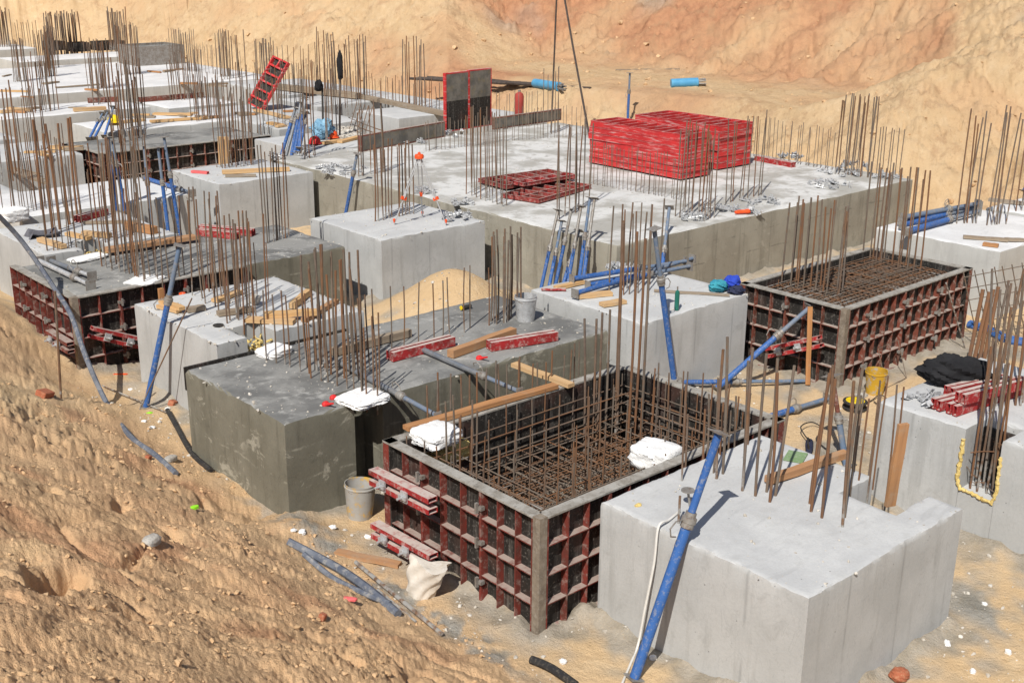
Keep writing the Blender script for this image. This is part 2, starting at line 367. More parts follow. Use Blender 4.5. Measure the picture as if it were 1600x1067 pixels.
def foot_dist(x, y):
    d = np.full(np.shape(x), 9.0)
    for a, b, c, e in FEET: d = np.minimum(d, np.hypot(np.maximum(np.maximum(a - x, x - b), 0), np.maximum(np.maximum(c - y, y - e), 0)))
    return d
def mound(x, y):
    m = 0.80 * np.exp(-(((x - 12.6) / 1.0) ** 2 + ((y - 15.5) / 1.1) ** 2)) + 0.35 * np.exp(-(((x - 11.6) / 1.1) ** 2 + ((y - 14.6) / 1.3) ** 2))
    m = m + 0.22 * np.exp(-(((x - 6.05) / 0.35) ** 2 + ((y - 10.2) / 0.4) ** 2))
    return m + 0.10 * np.exp(-foot_dist(x, y) / 0.13) * np.clip(0.35 + 1.6 * fbm(np.asarray(x) * 2.2, np.asarray(y) * 2.2, 2), 0, 1.4)
def detail(x, y):
    nb = sstep(6.6, 5.4, x); fb = sstep(25.5, 28, x) + sstep(64, 68, y)
    d = (nb * 0.11 + 0.03) * fbm(x * 0.75, y * 0.75, 3) + (nb * 0.055 + 0.016) * fbm(x * 2.7 + 5, y * 2.7, 3)
    r = 1 - np.abs(perlin(x * 1.5 + 40, y * 1.1)) * 2
    d = d - nb * 0.10 * np.clip(r - 0.78, 0, 1) * 4 * sstep(0, 0.35, perlin(x * 0.5 + 9, y * 0.5))
    rg = 0.12 + 0.95 * sstep(-0.1, 0.5, fbm(x * 0.6 + 30, y * 0.6 + 11, 2))
    l = np.abs(perlin(x * 4.3 + 0.3 * perlin(x * 9, y * 9), y * 4.3 + 3)); d = d + (nb * 0.05 * rg + 0.012) * l
    l = np.abs(perlin(x * 10.5 + 7, y * 10.5 + 3 + 0.3 * perlin(x * 19, y * 19))); d = d + (nb * 0.05 * rg + 0.010) * l
    p1 = perlin(x * 13 + 31, y * 13 + 0.5 * perlin(x * 21, y * 21)); p2 = perlin(x * 8.5 + 61, y * 8.5 + 17 + 0.5 * perlin(x * 17, y * 17)); p3 = perlin(x * 31, y * 31 + 5)
    d = d + nb * (0.30 * rg * np.clip(p1 - 0.22, 0, 0.10) + 0.045 * np.clip(p3 - 0.1, 0, 0.2) - 0.15 * rg * np.maximum(0, p2 - 0.22) - 0.05 * np.maximum(0, -p3 - 0.18))
    if np.ndim(x):       # hollows and small slips in the near bank
        wx = x + 0.14 * perlin(x * 2.6 + 4, y * 2.6) + 0.07 * perlin(x * 8, y * 8 + 4); wy = y + 0.14 * perlin(x * 2.6, y * 2.6 + 14) + 0.07 * perlin(x * 8 + 9, y * 8)
        for hx, hy, ha, hb, hd in ((2.42, 7.25, .42, .18, .30), (2.75, 6.75, .22, .12, .13), (4.05, 9.95, .18, .08, .09), (3.33, 9.84, .13, .09, .10), (4.5, 13.4, .25, .11, .13), (5.09, 11.3, .12, .08, .08)):
            u = (wx - hx) * 0.5 + (wy - hy) * 0.87; w = (wy - hy) * -0.5 + (wx - hx) * 0.87
            q = (u / ha) ** 2 + (w / hb) ** 2; d = d - hd * np.exp(-q * q * q)
    l2 = np.abs(perlin(x * 26 + 1, y * 26 + 3)); d = d + (nb * 0.034 * rg + 0.007) * l2 + nb * 0.018 * np.abs(perlin(x * 55, y * 55))
    fbn = np.clip(fb, 0, 1) * (1 - 0.85 * sstep(27.2, 28.2, x) * sstep(33.6, 32.4, x) * sstep(16, 19, y) * sstep(41, 37, y))
    if np.ndim(x):
        d = d + fbn * (0.6 * fbm(x * 0.28, y * 0.2, 4, 0.55) + 0.42 * np.abs(perlin(x * 0.55 + y * 0.3, y * 0.5 - x * 0.2)) - 0.35 * np.clip(0.16 - np.abs(perlin(x * 0.35 + 5, y * 0.6 + 2 + .4 * perlin(x, y))), 0, 1) * 4 * sstep(0, .3, perlin(x * .2, y * .2 + 5)) + 0.45 * np.abs(perlin(x * 1.3, y * 1.2 + 8 + .4 * perlin(x * 2, y * 2))) * (0.35 + sstep(-.1, .3, perlin(x * .3 + 3, y * .25))) + 0.26 * np.abs(perlin(x * 3.3, y * 2.9)) - 0.5 * np.clip(0.05 - np.abs(perlin(x * 0.8 + 5, y * 0.75 + .5 * perlin(x * 2, y * 2))), 0, 1) * 6 * sstep(0.05, .3, perlin(x * .35, y * .3 + 15)) + 0.14 * np.abs(perlin(x * 7, y * 6.3)))
    return d
def gz(x, y):
    a = np.array([float(x)]); b = np.array([float(y)])
    return float((base_z(a, b) + mound(a, b) + detail(a, b))[0])
def build_ground():
    r = [1.2]
    while r[-1] < 900:
        q = r[-1]; r.append(q * (1 + (0.0046 if q < 11 else 0.009 if q < 25 else 0.0030 if q < 62 else 0.02 if q < 90 else 0.12)))
    r = np.array(r)
    a = np.concatenate([np.linspace(-95, -29, 40, endpoint=False), np.linspace(-29, 29, 900), np.linspace(29, 95, 41)[1:]])
    a = np.radians(a) + YAW
    R, A = np.meshgrid(r, a, indexing='ij'); X = R * np.cos(A); Y = R * np.sin(A)
    Z = base_z(X, Y) + mound(X, Y) + detail(X, Y)
    n, m = X.shape; co = np.stack([X, Y, Z], -1).reshape(-1, 3)
    i = np.arange((n - 1) * m).reshape(n - 1, m)[:, :-1].ravel()
    quads = np.stack([i, i + m, i + m + 1, i + 1], -1)
    me = bpy.data.meshes.new('ground'); me.vertices.add(len(co)); me.vertices.foreach_set('co', co.ravel())
    me.loops.add(quads.size); me.loops.foreach_set('vertex_index', quads.ravel())
    me.polygons.add(len(quads)); me.polygons.foreach_set('loop_start', np.arange(0, quads.size, 4)); me.polygons.foreach_set('loop_total', np.full(len(quads), 4))
    me.polygons.foreach_set('use_smooth', np.ones(len(quads), bool)); me.update(calc_edges=True)
    x, y = co[:, 0], co[:, 1]
    brown = np.maximum(sstep(27, 31, x) * sstep(0.0, 0.5, fbm(x * .45 + 12, y * .3, 4)) * 0.9, sstep(7.0, 5.4, x) * (0.75 + 0.5 * fbm(x * 0.8, y * 0.8, 3)) * sstep(0.55, 0.1, perlin(x * 0.35 + 7, y * 0.3) + 0.0))
    n1 = fbm(x * 0.16, y * 0.16, 4, 0.55)
    red = sstep(31, 34, x) * sstep(0.53, 0.55, y / np.maximum(x, 1) + 0.01 * perlin(x, y)) * sstep(56, 38, y) * np.clip(0.95 + 1.3 * n1, 0, 1)
    red = np.maximum(red, sstep(26, 27.5, x) * sstep(30, 28.8, x) * sstep(21, 25, y) * sstep(44, 38, y) * np.clip(0.6 + 1.6 * n1, 0, 0.95))
    red = np.maximum(red, sstep(6.4, 5.4, x) * 0.55 * sstep(0.15, 0.5, fbm(x * 0.9 + 4, y * 0.9, 3)))
    gr = sstep(6.2, 6.7, x) * sstep(25, 24, x)
    grey = gr * sstep(0.08, 0.45, fbm(x * 0.7 + 3, y * 0.7, 4)) * 0.9
    grey = np.maximum(grey, np.exp(-((x - 6.2) / 0.28) ** 2) * sstep(13, 10, y) * sstep(6.2, 7.2, y) * sstep(-0.1, 0.2, fbm(x * 3, y * 3, 3)))
    grey = np.maximum(grey, sstep(9.8, 10.3, x) * sstep(6.2, 4.6, y) * sstep(14, 12, x) * sstep(-0.3, 0.15, fbm(x * 1.2, y * 1.2, 4)))
    grey = np.maximum(grey, sstep(31, 34, x) * sstep(0.25, 0.6, fbm(x * 0.3 + 30, y * 0.2, 3)) * 0.6)
    fd = foot_dist(x, y); grey = np.maximum(grey, sstep(0.55, 0.1, fd + 0.45 * fbm(x * 2.1 + 9, y * 2.1, 3)) * 0.85 * gr)
    for nm, arr in (('brown', brown), ('red', red), ('grey', grey)):
        at = me.attributes.new(nm, 'FLOAT', 'POINT'); at.data.foreach_set('value', np.clip(arr, 0, 1).astype(np.float32))
    me.materials.append(MATS['sandy_soil']); o = bpy.data.objects.new('ground', me); COL.objects.link(o); o['kind'] = 'structure'
    return o
build_ground()

# ------------------------------------------------------------------ concrete blocks
def lattice(a, b, ds, extra):
    ch = min(0.03, ds * 0.4); e = sorted(set([a, b] + [v for v in extra if a < v < b])); out = []
    for p, q in zip(e[:-1], e[1:]):
        n = max(1, int(round((q - p - 2 * ch) / ds))); out += [p] + [p + ch + (q - p - 2 * ch) * k / n for k in range(n + 1)]
    return out + [b]
def block(name, label, cat, x0, x1, y0, y1, z1=1.25, mat='cured_concrete', z0=-0.15, ds=0.12, notch=(), rough=1.0):
    ex = [v for n in notch for v in n[:2]]; ey = [v for n in notch for v in n[2:4]]
    xs = lattice(x0, x1, ds, ex); ys = lattice(y0, y1, ds, ey); nx, ny = len(xs), len(ys)
    inside = np.ones((nx - 1, ny - 1), bool)
    cx = np.array([(a + b) / 2 for a, b in zip(xs[:-1], xs[1:])]); cy = np.array([(a + b) / 2 for a, b in zip(ys[:-1], ys[1:])])
    for n in notch: inside &= ~(((cx > n[0]) & (cx < n[1]))[:, None] & ((cy > n[2]) & (cy < n[3]))[None, :])
    X, Y = np.meshgrid(np.array(xs), np.array(ys), indexing='ij')
    pad = np.pad(inside, 1); cnt = pad[:-1, :-1].astype(int) + pad[1:, :-1] + pad[:-1, 1:] + pad[1:, 1:]
    rim = (cnt > 0) & (cnt < 4)
    Z = z1 + rough * (0.016 * fbm(X * 1.3, Y * 1.3, 3) + 0.005 * perlin(X * 9, Y * 9))
    drop = rim * rough * (0.007 + 0.045 * np.clip(fbm(X * 7 + 3, Y * 7, 3), 0, 1)); Z = Z - drop
    gx = (pad[1:, 1:].astype(int) + pad[1:, :-1] - pad[:-1, 1:] - pad[:-1, :-1]); gy = (pad[1:, 1:].astype(int) + pad[:-1, 1:] - pad[1:, :-1] - pad[:-1, :-1])
    w = rim * rough * (0.004 + 0.022 * np.clip(fbm(X * 8 + 8, Y * 8, 3), 0, 1)); XX = X + np.sign(gx) * w; YY = Y + np.sign(gy) * w
    mb = MB(); L = Vector((x0, y0, 0)); idx = -np.ones((nx, ny), int); vs = []
    for i in range(nx):
        for j in range(ny):
            if cnt[i, j] > 0: idx[i, j] = len(vs); vs.append((XX[i, j], YY[i, j], Z[i, j]))
    fs = [(idx[i, j], idx[i + 1, j], idx[i + 1, j + 1], idx[i, j + 1]) for i in range(nx - 1) for j in range(ny - 1) if inside[i, j]]
    zl = [z1 - 0.05, z1 - 0.25, z1 - 0.55, z1 - 0.9, z0]; zl = [z for z in zl if z > z0 + 0.05] + [z0]
    col = {}
    def column(i, j, side):
        k = (i, j, side if cnt[i, j] == 2 and False else 0)
        if k not in col:
            c = [idx[i, j]]
            for z in zl:
                b = 0.004 * rough * float(perlin(X[i, j] * 2.3 + Y[i, j] * 1.7, z * 2.1)); c.append(len(vs))
                vs.append((X[i, j] - np.sign(gx[i, j]) * b, Y[i, j] - np.sign(gy[i, j]) * b, z))
            col[k] = c
        return col[k]
    def wall(p, q):
        a, b = column(*p, 0), column(*q, 0)
        for k in range(len(zl)): fs.append((a[k], b[k], b[k + 1], a[k + 1]))
    for i in range(nx - 1):
        for j in range(ny - 1):
            if not inside[i, j]: continue
            if not pad[i, j + 1]: wall((i, j), (i, j + 1))
            if not pad[i + 2, j + 1]: wall((i + 1, j), (i + 1, j + 1))
            if not pad[i + 1, j]: wall((i, j), (i + 1, j))
            if not pad[i + 1, j + 2]: wall((i, j + 1), (i + 1, j + 1))
    mb.add(vs, fs, True)
    o = mb.build(name, mat, off=L); o.location = L
    return tag(o, label, cat, None)

# ------------------------------------------------------------------ reinforcing bars standing in a thing
def bar_mesh(n, seed):
    rr = random.Random(seed); mb = MB(); bx, by = rr.uniform(-.012, .012), rr.uniform(-.012, .012)
    mb.tube([(bx * math.sin(math.pi * k / 4), by * math.sin(math.pi * k / 4), k / 4) for k in range(5)], 1.0 if False else 0.01, n)
    me = bpy.data.meshes.new('rebar')
    me.from_pydata([tuple(v) for v in mb.v], [], mb.f); me.polygons.foreach_set('use_smooth', mb.sm)
    me.set_sharp_from_angle(angle=rad(50)); return me
BARS = {}
for _m in ('rusty_rebar', 'grey_rebar', 'orange_rebar'):
    BARS[_m] = []
    for _k in range(4):
        me = bar_mesh(7, _k); me.materials.append(MATS[_m]); BARS[_m].append(me)
NBAR = {}; EXTRA = {}
def bar(owner, p, h, r=0.012, tilt=0.015, mat=None, name='rebar'):
    mat = mat or random.choices(['rusty_rebar', 'grey_rebar', 'orange_rebar'], (5, 4, 2))[0]; r *= 0.8
    p = Vector(p); k = NBAR.get(owner.name, 0)
    T = Quaternion((1, 0, 0), random.gauss(0, tilt)) @ Quaternion((0, 1, 0), random.gauss(0, tilt)) @ Quaternion((0, 0, 1), random.uniform(0, 6.28))
    if k >= 100:
        d = T @ Vector((0, 0, h)); EXTRA.setdefault(owner.name, (owner, []))[1].append((p, p + d, r)); return
    NBAR[owner.name] = k + 1
    o = bpy.data.objects.new(name, random.choice(BARS[mat])); COL.objects.link(o); o.parent = owner
    o.location = p - owner.matrix_basis.translation if owner.rotation_mode != 'QUATERNION' else owner.matrix_basis.inverted() @ p
    o.rotation_mode = 'QUATERNION'; o.rotation_quaternion = T
    o.scale = (r / 0.01, r / 0.01, h)
    return o
def row(owner, a, b, n, h, r=0.012, z=None, rows=1, gap=0.14, jit=0.03, hj=0.08, mat=None, top=None, tilt=0.015):
    """n bars from pixel a to pixel b on the plane z"""
    z = z if z is not None else 1.25
    A = P(a[0], a[1], z); B = P(b[0], b[1], z); d = (B - A).normalized(); q = Vector((-d.y, d.x, 0))
    if q.dot(_F0) < 0: q = -q
    for k in range(n):
        for i in range(rows):
            p = A.lerp(B, k / max(1, n - 1)) + q * gap * i + Vector((random.gauss(0, jit), random.gauss(0, jit), 0))
            hh = (h if not isinstance(h, tuple) else random.uniform(*h)) * (1 + random.uniform(-hj, hj))
            p.z = z - 0.15
            bar(owner, p, hh + 0.15, r, tilt, mat)
def flush_extra():
    for nm, (ow, L) in EXTRA.items():
        mb = MB()
        for a, b, r in L: mb.tube([a, (a + b) / 2, b], r, 6)
        o = mb.build('rebar', 'grey_rebar', ow, off=ow.matrix_basis.translation); o['kind'] = 'stuff'
    EXTRA.clear()
# ------------------------------------------------------------------ big slab and blocks
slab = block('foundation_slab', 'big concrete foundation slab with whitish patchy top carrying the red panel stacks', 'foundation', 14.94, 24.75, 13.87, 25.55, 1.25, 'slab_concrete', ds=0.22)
K = {}
def kb(key, label, *a, **k): K[key] = block('concrete_block', label, 'concrete block', *a, **k); return K[key]
kb('front', 'large pale grey block with a big blue prop leaning over its edge', 7.45, 9.93, 4.66, 7.0, notch=[(9.35, 9.93, 5.02, 5.62)], ds=0.05)
kb('right', 'pale grey block with red box tubes and black cloth on top', 11.78, 14.2, 2.6, 6.72, notch=[(11.78, 12.25, 5.2, 5.62)], ds=0.1)
kb('cloth', 'pale block topped with blue props and a teal and blue cloth bundle', 11.9, 14.28, 10.5, 12.8, ds=0.1)
kb('tripod', 'pale block carrying the silver survey tripod', 12.03, 14.46, 16.88, 19.2, ds=0.1)
kb('hook', 'pale block with a red strap and a long timber plank on top', 12.33, 14.73, 23.3, 25.55, ds=0.14)
kb('offcut', 'pale block strewn with timber offcuts behind the dark wet slab', 6.97, 9.32, 13.55, 16.0, notch=[(7.42, 7.85, 13.55, 14.1)], ds=0.1)
kb('step', 'grey block at left with planks and tangled yellow foam in its pocket', 7.08, 9.5, 19.66, 22.1, notch=[(7.75, 8.2, 19.66, 20.2)], ds=0.12)
kb('strip', 'long pale strip block with blue props leaning on its shaded side', 7.85, 11.42, 22.75, 25.25, mat='white_concrete', ds=0.16)
kb('curved', 'low pale block at left edge with thin curved boards lying on top', 5.5, 9.1, 26.2, 28.4, 1.05, ds=0.2)
kb('leftmid', 'pale block at left edge just left of the dark formed slab', 7.6, 11.72, 29.1, 31.7, ds=0.2)
kb('leftlow', 'small pale block at far left edge below the long grey wall', 7.4, 11.4, 32.6, 34.6, ds=0.25)
kb('longgrey', 'long block with a grey shaded wall facing us and planks on its left end', 12.3, 17.0, 36.3, 38.8, ds=0.3, mat='white_concrete')
kb('hat', 'pale block with long planks and a yellow helmet at its corner', 13.6, 18.0, 32.0, 34.3, ds=0.25, mat='white_concrete')
kb('stub', 'low square block beside the dark steel beam among the far blocks', 17.25, 19.7, 35.55, 37.9, ds=0.25, mat='white_concrete')
kb('corner', 'light cube block beside the leaning red panel', 22.2, 24.4, 38.85, 41.2, ds=0.3)
white = block('white_slab', 'broad bright white slab with many bar clusters in the left distance', 'foundation', 8.5, 24.9, 41.5, 51.2, 1.25, 'white_concrete', ds=0.5)
kb('farstrip', 'farthest pale strip block under the left sand bank', 14.0, 22.6, 60.4, 63.4, ds=0.6, mat='white_concrete')
kb('farmid', 'far pale block carrying dark square formwork boxes', 19.2, 25.4, 53.6, 56.2, ds=0.6, mat='white_concrete')
kb('props', 'pale block with leaning blue props, orange helmet and white rubble', 16.17, 18.9, 25.68, 28.4, ds=0.2)
kb('greytop', 'low grey topped block with plank and timber offcuts beside the dark slab', 17.6, 20.6, 29.5, 34.9, ds=0.25)
kb('square', 'clean light square block left of the tall black panel', 21.55, 23.95, 29.15, 31.4, ds=0.25)
kb('squareleft', 'plain light block behind the row of bars near the tall black panel', 21.2, 24.0, 33.1, 35.5, ds=0.3)
kb('hole', 'light block with a dark round hole in its top right of the red panel', 22.1, 24.6, 36.3, 38.4, ds=0.3)
kb('propstack', 'pale block with a bundle of blue props lying along its left edge', 19.75, 22.85, 9.25, 11.72, ds=0.14, mat='white_concrete')
kb('behind', 'pale block at right edge behind the bundle of blue props', 23.1, 26.0, 8.6, 11.25, ds=0.2, mat='white_concrete')
kb('ledge', 'long narrow rear ledge with rows of bars behind the far light blocks', 24.1, 25.3, 26.6, 40.6, ds=0.3)
wet = block('wet_slab', 'dark wet grey slab with red tubes, timber and two white foam pads on top', 'foundation', 6.2, 11.32, 10.62, 12.92, 1.25, 'fresh_concrete', ds=0.1, notch=[(7.12, 7.52, 10.62, 11.02)])
wet2 = block('wet_slab', 'dark wet slab in red formwork at left with grey pipes on top', 'foundation', 6.52, 11.3, 16.95, 19.2, 1.235, 'fresh_concrete', ds=0.12)
wet3 = block('wet_slab', 'dark smooth slab in far formwork behind the four leaning blue props', 'foundation', 12.12, 16.75, 28.85, 31.0, 1.235, 'fresh_concrete', ds=0.25)

# blinding strips under the rows: thin lean concrete sheets poured on the sand
def blinding(x0, x1, y0, y1, label):
    o = block('blinding_strip', label, 'concrete strip', x0, x1, y0, y1, 0.055, 'slab_concrete', -0.15, 0.25); return o
#blinding(9.96, 11.6, 3.4, 4.9, 'thin dusty concrete strip on the ground at lower right corner')

# ------------------------------------------------------------------ formwork
def wall_frame(A, B, out):
    A = Vector(A); B = Vector(B); x = (B - A).normalized(); y = Vector(out); z = Vector((0, 0, 1))
    if x.cross(y).z < 0: A, B = B, A; x = -x
    return Matrix((x, y, z)).transposed().to_4x4(), A, (B - A).length
def form_wall(root, A, B, out, z0, z1, panels, cell, nrow, d=0.10, red='red_form_steel', ply=True):
    """one side of a form: outward frames with ribs; A,B on the outer line of the frames"""
    R, A, L = wall_frame(A, B, out); off = root.location; tot = sum(panels); x = 0.0; dz = (z1 - z0) / nrow
    for wdt in panels:
        w = L * wdt / tot; M = Matrix.Translation(A + Vector((0, 0, z0))) @ R @ Matrix.Translation((x, 0, 0)); H = z1 - z0
        n = max(1, int(round(w / cell))); mb = MB()
        mb.box(0.002, 0.016, -d, 0, 0, H - 0.02, M).box(w - 0.016, w - 0.002, -d, 0, 0, H - 0.02, M)
        mb.box(0.016, w - 0.016, -d, -0.001, 0, 0.014, M)
        for k in range(1, n): mb.box(w * k / n - 0.006, w * k / n + 0.006, -d + 0.012, -0.012 if k % 2 else -0.004, 0.014, H - 0.02, M)
        for j in range(1, nrow):
            for k in range(n):
                mb.box((w * k / n) + (0.016 if k == 0 else 0.0062), (w * (k + 1) / n) - (0.016 if k == n - 1 else 0.0062), -d + 0.013, -0.006, j * dz - 0.006, j * dz + 0.006, M)
        p = mb.build('panel', red, root, off=off)
        if ply: MB().box(0.003, w - 0.003, -d - 0.02, -d + 0.011, 0.002, H - 0.021, M).build('plywood', 'black_plywood', p, off=off)
        lip = MB(); lip.box(0.0, w, -d - 0.022, 0.004, H - 0.0195, H, M)
        lip.build('top_lip', 'form_rim', p, off=off)
        if x + w < L - 0.01:
            for zz in (0.2, 0.55, 0.85):           # wedge clamps bridging the joint to the next panel
                MB().box(w - 0.05, w + 0.05, -0.02, 0.03, H * zz - 0.02, H * zz + 0.02, M).box(w - 0.012, w + 0.012, 0.029, 0.06, H * zz - 0.05, H * zz + 0.06, M).build('wedge_clamp', 'dusty_steel', p, off=off)
        x += w
def corner_post(root, x, y, z0, z1, s=0.10, mat='grey_timber'):
    MB().box(x - s / 2, x + s / 2, y - s / 2, y + s / 2, z0, z1).build('corner_post', mat, root, off=root.location)
def waler(root, c, ax, out, L, tilt=0.0, mat='waler_red'):
    """double red channel bolted across a form, centred at c"""
    x = Vector(ax); y = Vector(out); z = Vector((0, 0, 1)); R = Matrix((x, y, z)).transposed().to_4x4()
    M = Matrix.Translation(c) @ R @ Matrix.Rotation(tilt, 4, 'Y') @ Matrix.Translation((-L / 2, 0, 0)); mb = MB()
    for zz in (-0.075, 0.045):
        mb.box(0, L, 0, 0.12, zz, zz + 0.008, M).box(0, L, 0, 0.12, zz + 0.05, zz + 0.058, M).box(0, L, 0.0, 0.008, zz + 0.008, zz + 0.05, M)
        mb.box(0, L, 0.112, 0.12, zz + 0.008, zz + 0.05, M)
    w = mb.build('waler', mat, root, off=root.location)
    for t in (0.25, 0.62):
        b = MB(); b.box(L * t - 0.05, L * t + 0.05, 0.121, 0.14, -0.06, 0.06, M)
        b.tube([M @ Vector((L * t, 0.138, 0)), M @ Vector((L * t, 0.22, 0))], 0.014, 8)
        b.box(L * t - 0.06, L * t + 0.06, 0.145, 0.165, -0.02, 0.02, M).build('tie_nut', 'galvanised', w, off=root.location)
def formbox(label, x0, x1, y0, y1, z0, z1, px, py, cell, sides='xyXY', red='red_form_steel', post='old_post'):
    t = thing('formwork_box', label, 'formwork', (x0, y0, 0))
    if 'x' in sides: form_wall(t, (x0, y0 + 0.10, 0), (x0, y1, 0), (-1, 0, 0), z0, z1, py, cell, 4, red=red)
    if 'y' in sides: form_wall(t, (x0 + 0.10, y0, 0), (x1, y0, 0), (0, -1, 0), z0, z1, px, cell, 4, red=red)
    if 'X' in sides: form_wall(t, (x1, y0 + 0.0, 0), (x1, y1 - 0.1, 0), (1, 0, 0), z0, z1, py, cell, 4, red=red)
    if 'Y' in sides: form_wall(t, (x0 + 0.0, y1, 0), (x1 - 0.1, y1, 0), (0, 1, 0), z0, z1, px, cell, 4, red=red)
    corner_post(t, x0 + 0.048, y0 + 0.048, z0, z1 + 0.004, 0.096, post)
    return t
fw1 = formbox('open maroon formwork box with two red beams and a deep bar cage inside', 6.75, 10.5, 7.1, 9.55, 0.0, 1.25, [1, 1, 0.6], [0.8, 1, 0.7], 0.3)
waler(fw1, Vector((6.65, 9.0, 0.90)), (0, -1, 0), (-1, 0, 0), 1.02, -0.03); waler(fw1, Vector((6.65, 9.0, 0.27)), (0, -1, 0), (-1, 0, 0), 1.02, -0.03)
fw2 = formbox('maroon formwork box full of fine bar mesh with a yellow bucket beside it', 14.66, 18.35, 9.02, 10.95, 0.0, 1.25, [1, 1, 1, 0.5], [1, 0.9], 0.29, red='rusty_form')
waler(fw2, Vector((14.56, 9.75, 0.52)), (0, -1, 0), (-1, 0, 0), 1.0, -0.42)
fw3 = formbox('red formwork around the dark slab at left half buried in sand', 6.38, 9.3, 16.83, 19.32, -0.05, 1.25, [1, 1, 0.6], [1, 0.9, 0.6], 0.33, sides='xy', red='red_form_steel')
waler(fw3, Vector((7.0, 16.73, 0.52)), (1, 0, 0), (0, -1, 0), 1.0, 0.42)
waler(fw3, Vector((6.28, 17.05, 0.55)), (0, -1, 0), (-1, 0, 0), 0.8, 0.0, 'red_form_steel')
fw4 = formbox('dark red formwork around the far smooth slab', 12.0, 16.87, 28.73, 31.1, 0.0, 1.25, [1, 1, 1, 1], [1, 1], 0.36, sides='xy', red='rusty_form')

# ------------------------------------------------------------------ bar cages in the open boxes
CNT = {}
def rod(owner, name, a, b, r, cap=100, mat=None):
    k = CNT.get((owner.name, name), 0); r *= 0.85
    if k >= cap: EXTRA.setdefault((owner.name, name), (owner, []))[1].append((Vector(a), Vector(b), r)); return
    CNT[(owner.name, name)] = k + 1; a = Vector(a); b = Vector(b)
    mat = mat or random.choices(['rusty_rebar', 'grey_rebar', 'orange_rebar'], (4, 4, 4))[0]
    o = bpy.data.objects.new(name, random.choice(BARS[mat])); COL.objects.link(o); o.parent = owner; o.location = a - owner.location
    o.rotation_mode = 'QUATERNION'; o.rotation_quaternion = aimz(a, b); o.scale = (r / 0.01, r / 0.01, (b - a).length)
def cage(label, x0, x1, y0, y1, levels, sx, sy, vstep, vtop, inner, hollow=9):
    t = thing('rebar_cage', label, 'rebar cage', (x0, y0, 0.02)); j = lambda s=0.012: random.gauss(0, s)
    nx = int((x1 - x0) / sx); ny = int((y1 - y0) / sy)
    for z in levels[::-1]:
        for i in range(nx + 1):
            if z > hollow and 2 < i < nx - 1: continue
            x = x0 + (x1 - x0) * i / nx + j(); rod(t, 'crosswise_bar', (x, y0 + abs(j()), z + j(.006)), (x + j(), y1 - abs(j()), z + j(.006)), 0.009)
        for i in range(ny + 1):
            if z > hollow and 1 < i < ny - 1: continue
            y = y0 + (y1 - y0) * i / ny + j(); rod(t, 'lengthwise_bar', (x0 + abs(j()), y, z + 0.018 + j(.006)), (x1 - abs(j()), y + j(), z + 0.018 + j(.006)), 0.009)
    nv = int((x1 - x0) / vstep); mv = int((y1 - y0) / vstep)
    for i in range(nv + 1):
        for k in range(mv + 1):
            edge = i in (0, nv) or k in (0, mv)
            if not edge and random.random() > inner: continue
            x = x0 + (x1 - x0) * i / nv + j(); y = y0 + (y1 - y0) * k / mv + j()
            rod(t, 'vertical_bar', (x, y, 0.02), (x + j(), y + j(), vtop * (1 + random.uniform(-.07, .05))), 0.009)
    return t
cage1 = cage('deep rusty bar cage inside the cage formwork box', 6.95, 10.3, 7.3, 9.35, [0.06, 0.10, 0.22, 0.34, 0.46, 0.58, 0.70, 0.82, 0.94, 1.05], 0.21, 0.21, 0.21, 1.28, 0.5, 0.72)
cage2 = cage('rusty bar mesh filling the mesh filled formwork box almost to the rim', 14.86, 18.15, 9.22, 10.75, [0.3, 0.8, 1.03, 1.13], 0.115, 0.10, 0.26, 1.17, 0.3)
def cbars(t, a, b, n, top, r, z=0.05, rows=1, gap=0.15, name='tall_bar', mat=None):
    A = P(a[0], a[1], 1.1); B = P(b[0], b[1], 1.1); d = (B - A).normalized(); q = Vector((-d.y, d.x, 0))
    for k in range(n):
        for i in range(rows):
            p = A.lerp(B, k / max(1, n - 1)) + q * gap * i; p += Vector((random.gauss(0, .02), random.gauss(0, .02), 0)); p.z = z
            e = p + Vector((random.gauss(0, .02), random.gauss(0, .02), 0)); e.z = top + random.uniform(-.1, .1); rod(t, name, p, e, r, 100, mat)
# tall column starters rising out of the foreground cage
cbars(cage1, (908, 628), (950, 612), 4, 2.15, 0.017); cbars(cage1, (964, 606), (1004, 630), 5, 3.15, 0.019, rows=1)
cbars(cage1, (668, 678), (780, 640), 10, 1.72, 0.012); cbars(cage1, (795, 640), (905, 596), 11, 1.62, 0.011)
cbars(cage1, (700, 712), (745, 735), 5, 1.75, 0.012); cbars(cage1, (1020, 615), (1180, 680), 12, 1.52, 0.011)
cbars(cage1, (1075, 745), (1165, 715), 7, 1.75, 0.013)
cbars(cage2, (1222, 445), (1308, 462), 8, 2.5, 0.016, rows=2, gap=0.22); cbars(cage2, (1350, 405), (1425, 425), 8, 2.75, 0.016, rows=2, gap=0.2)

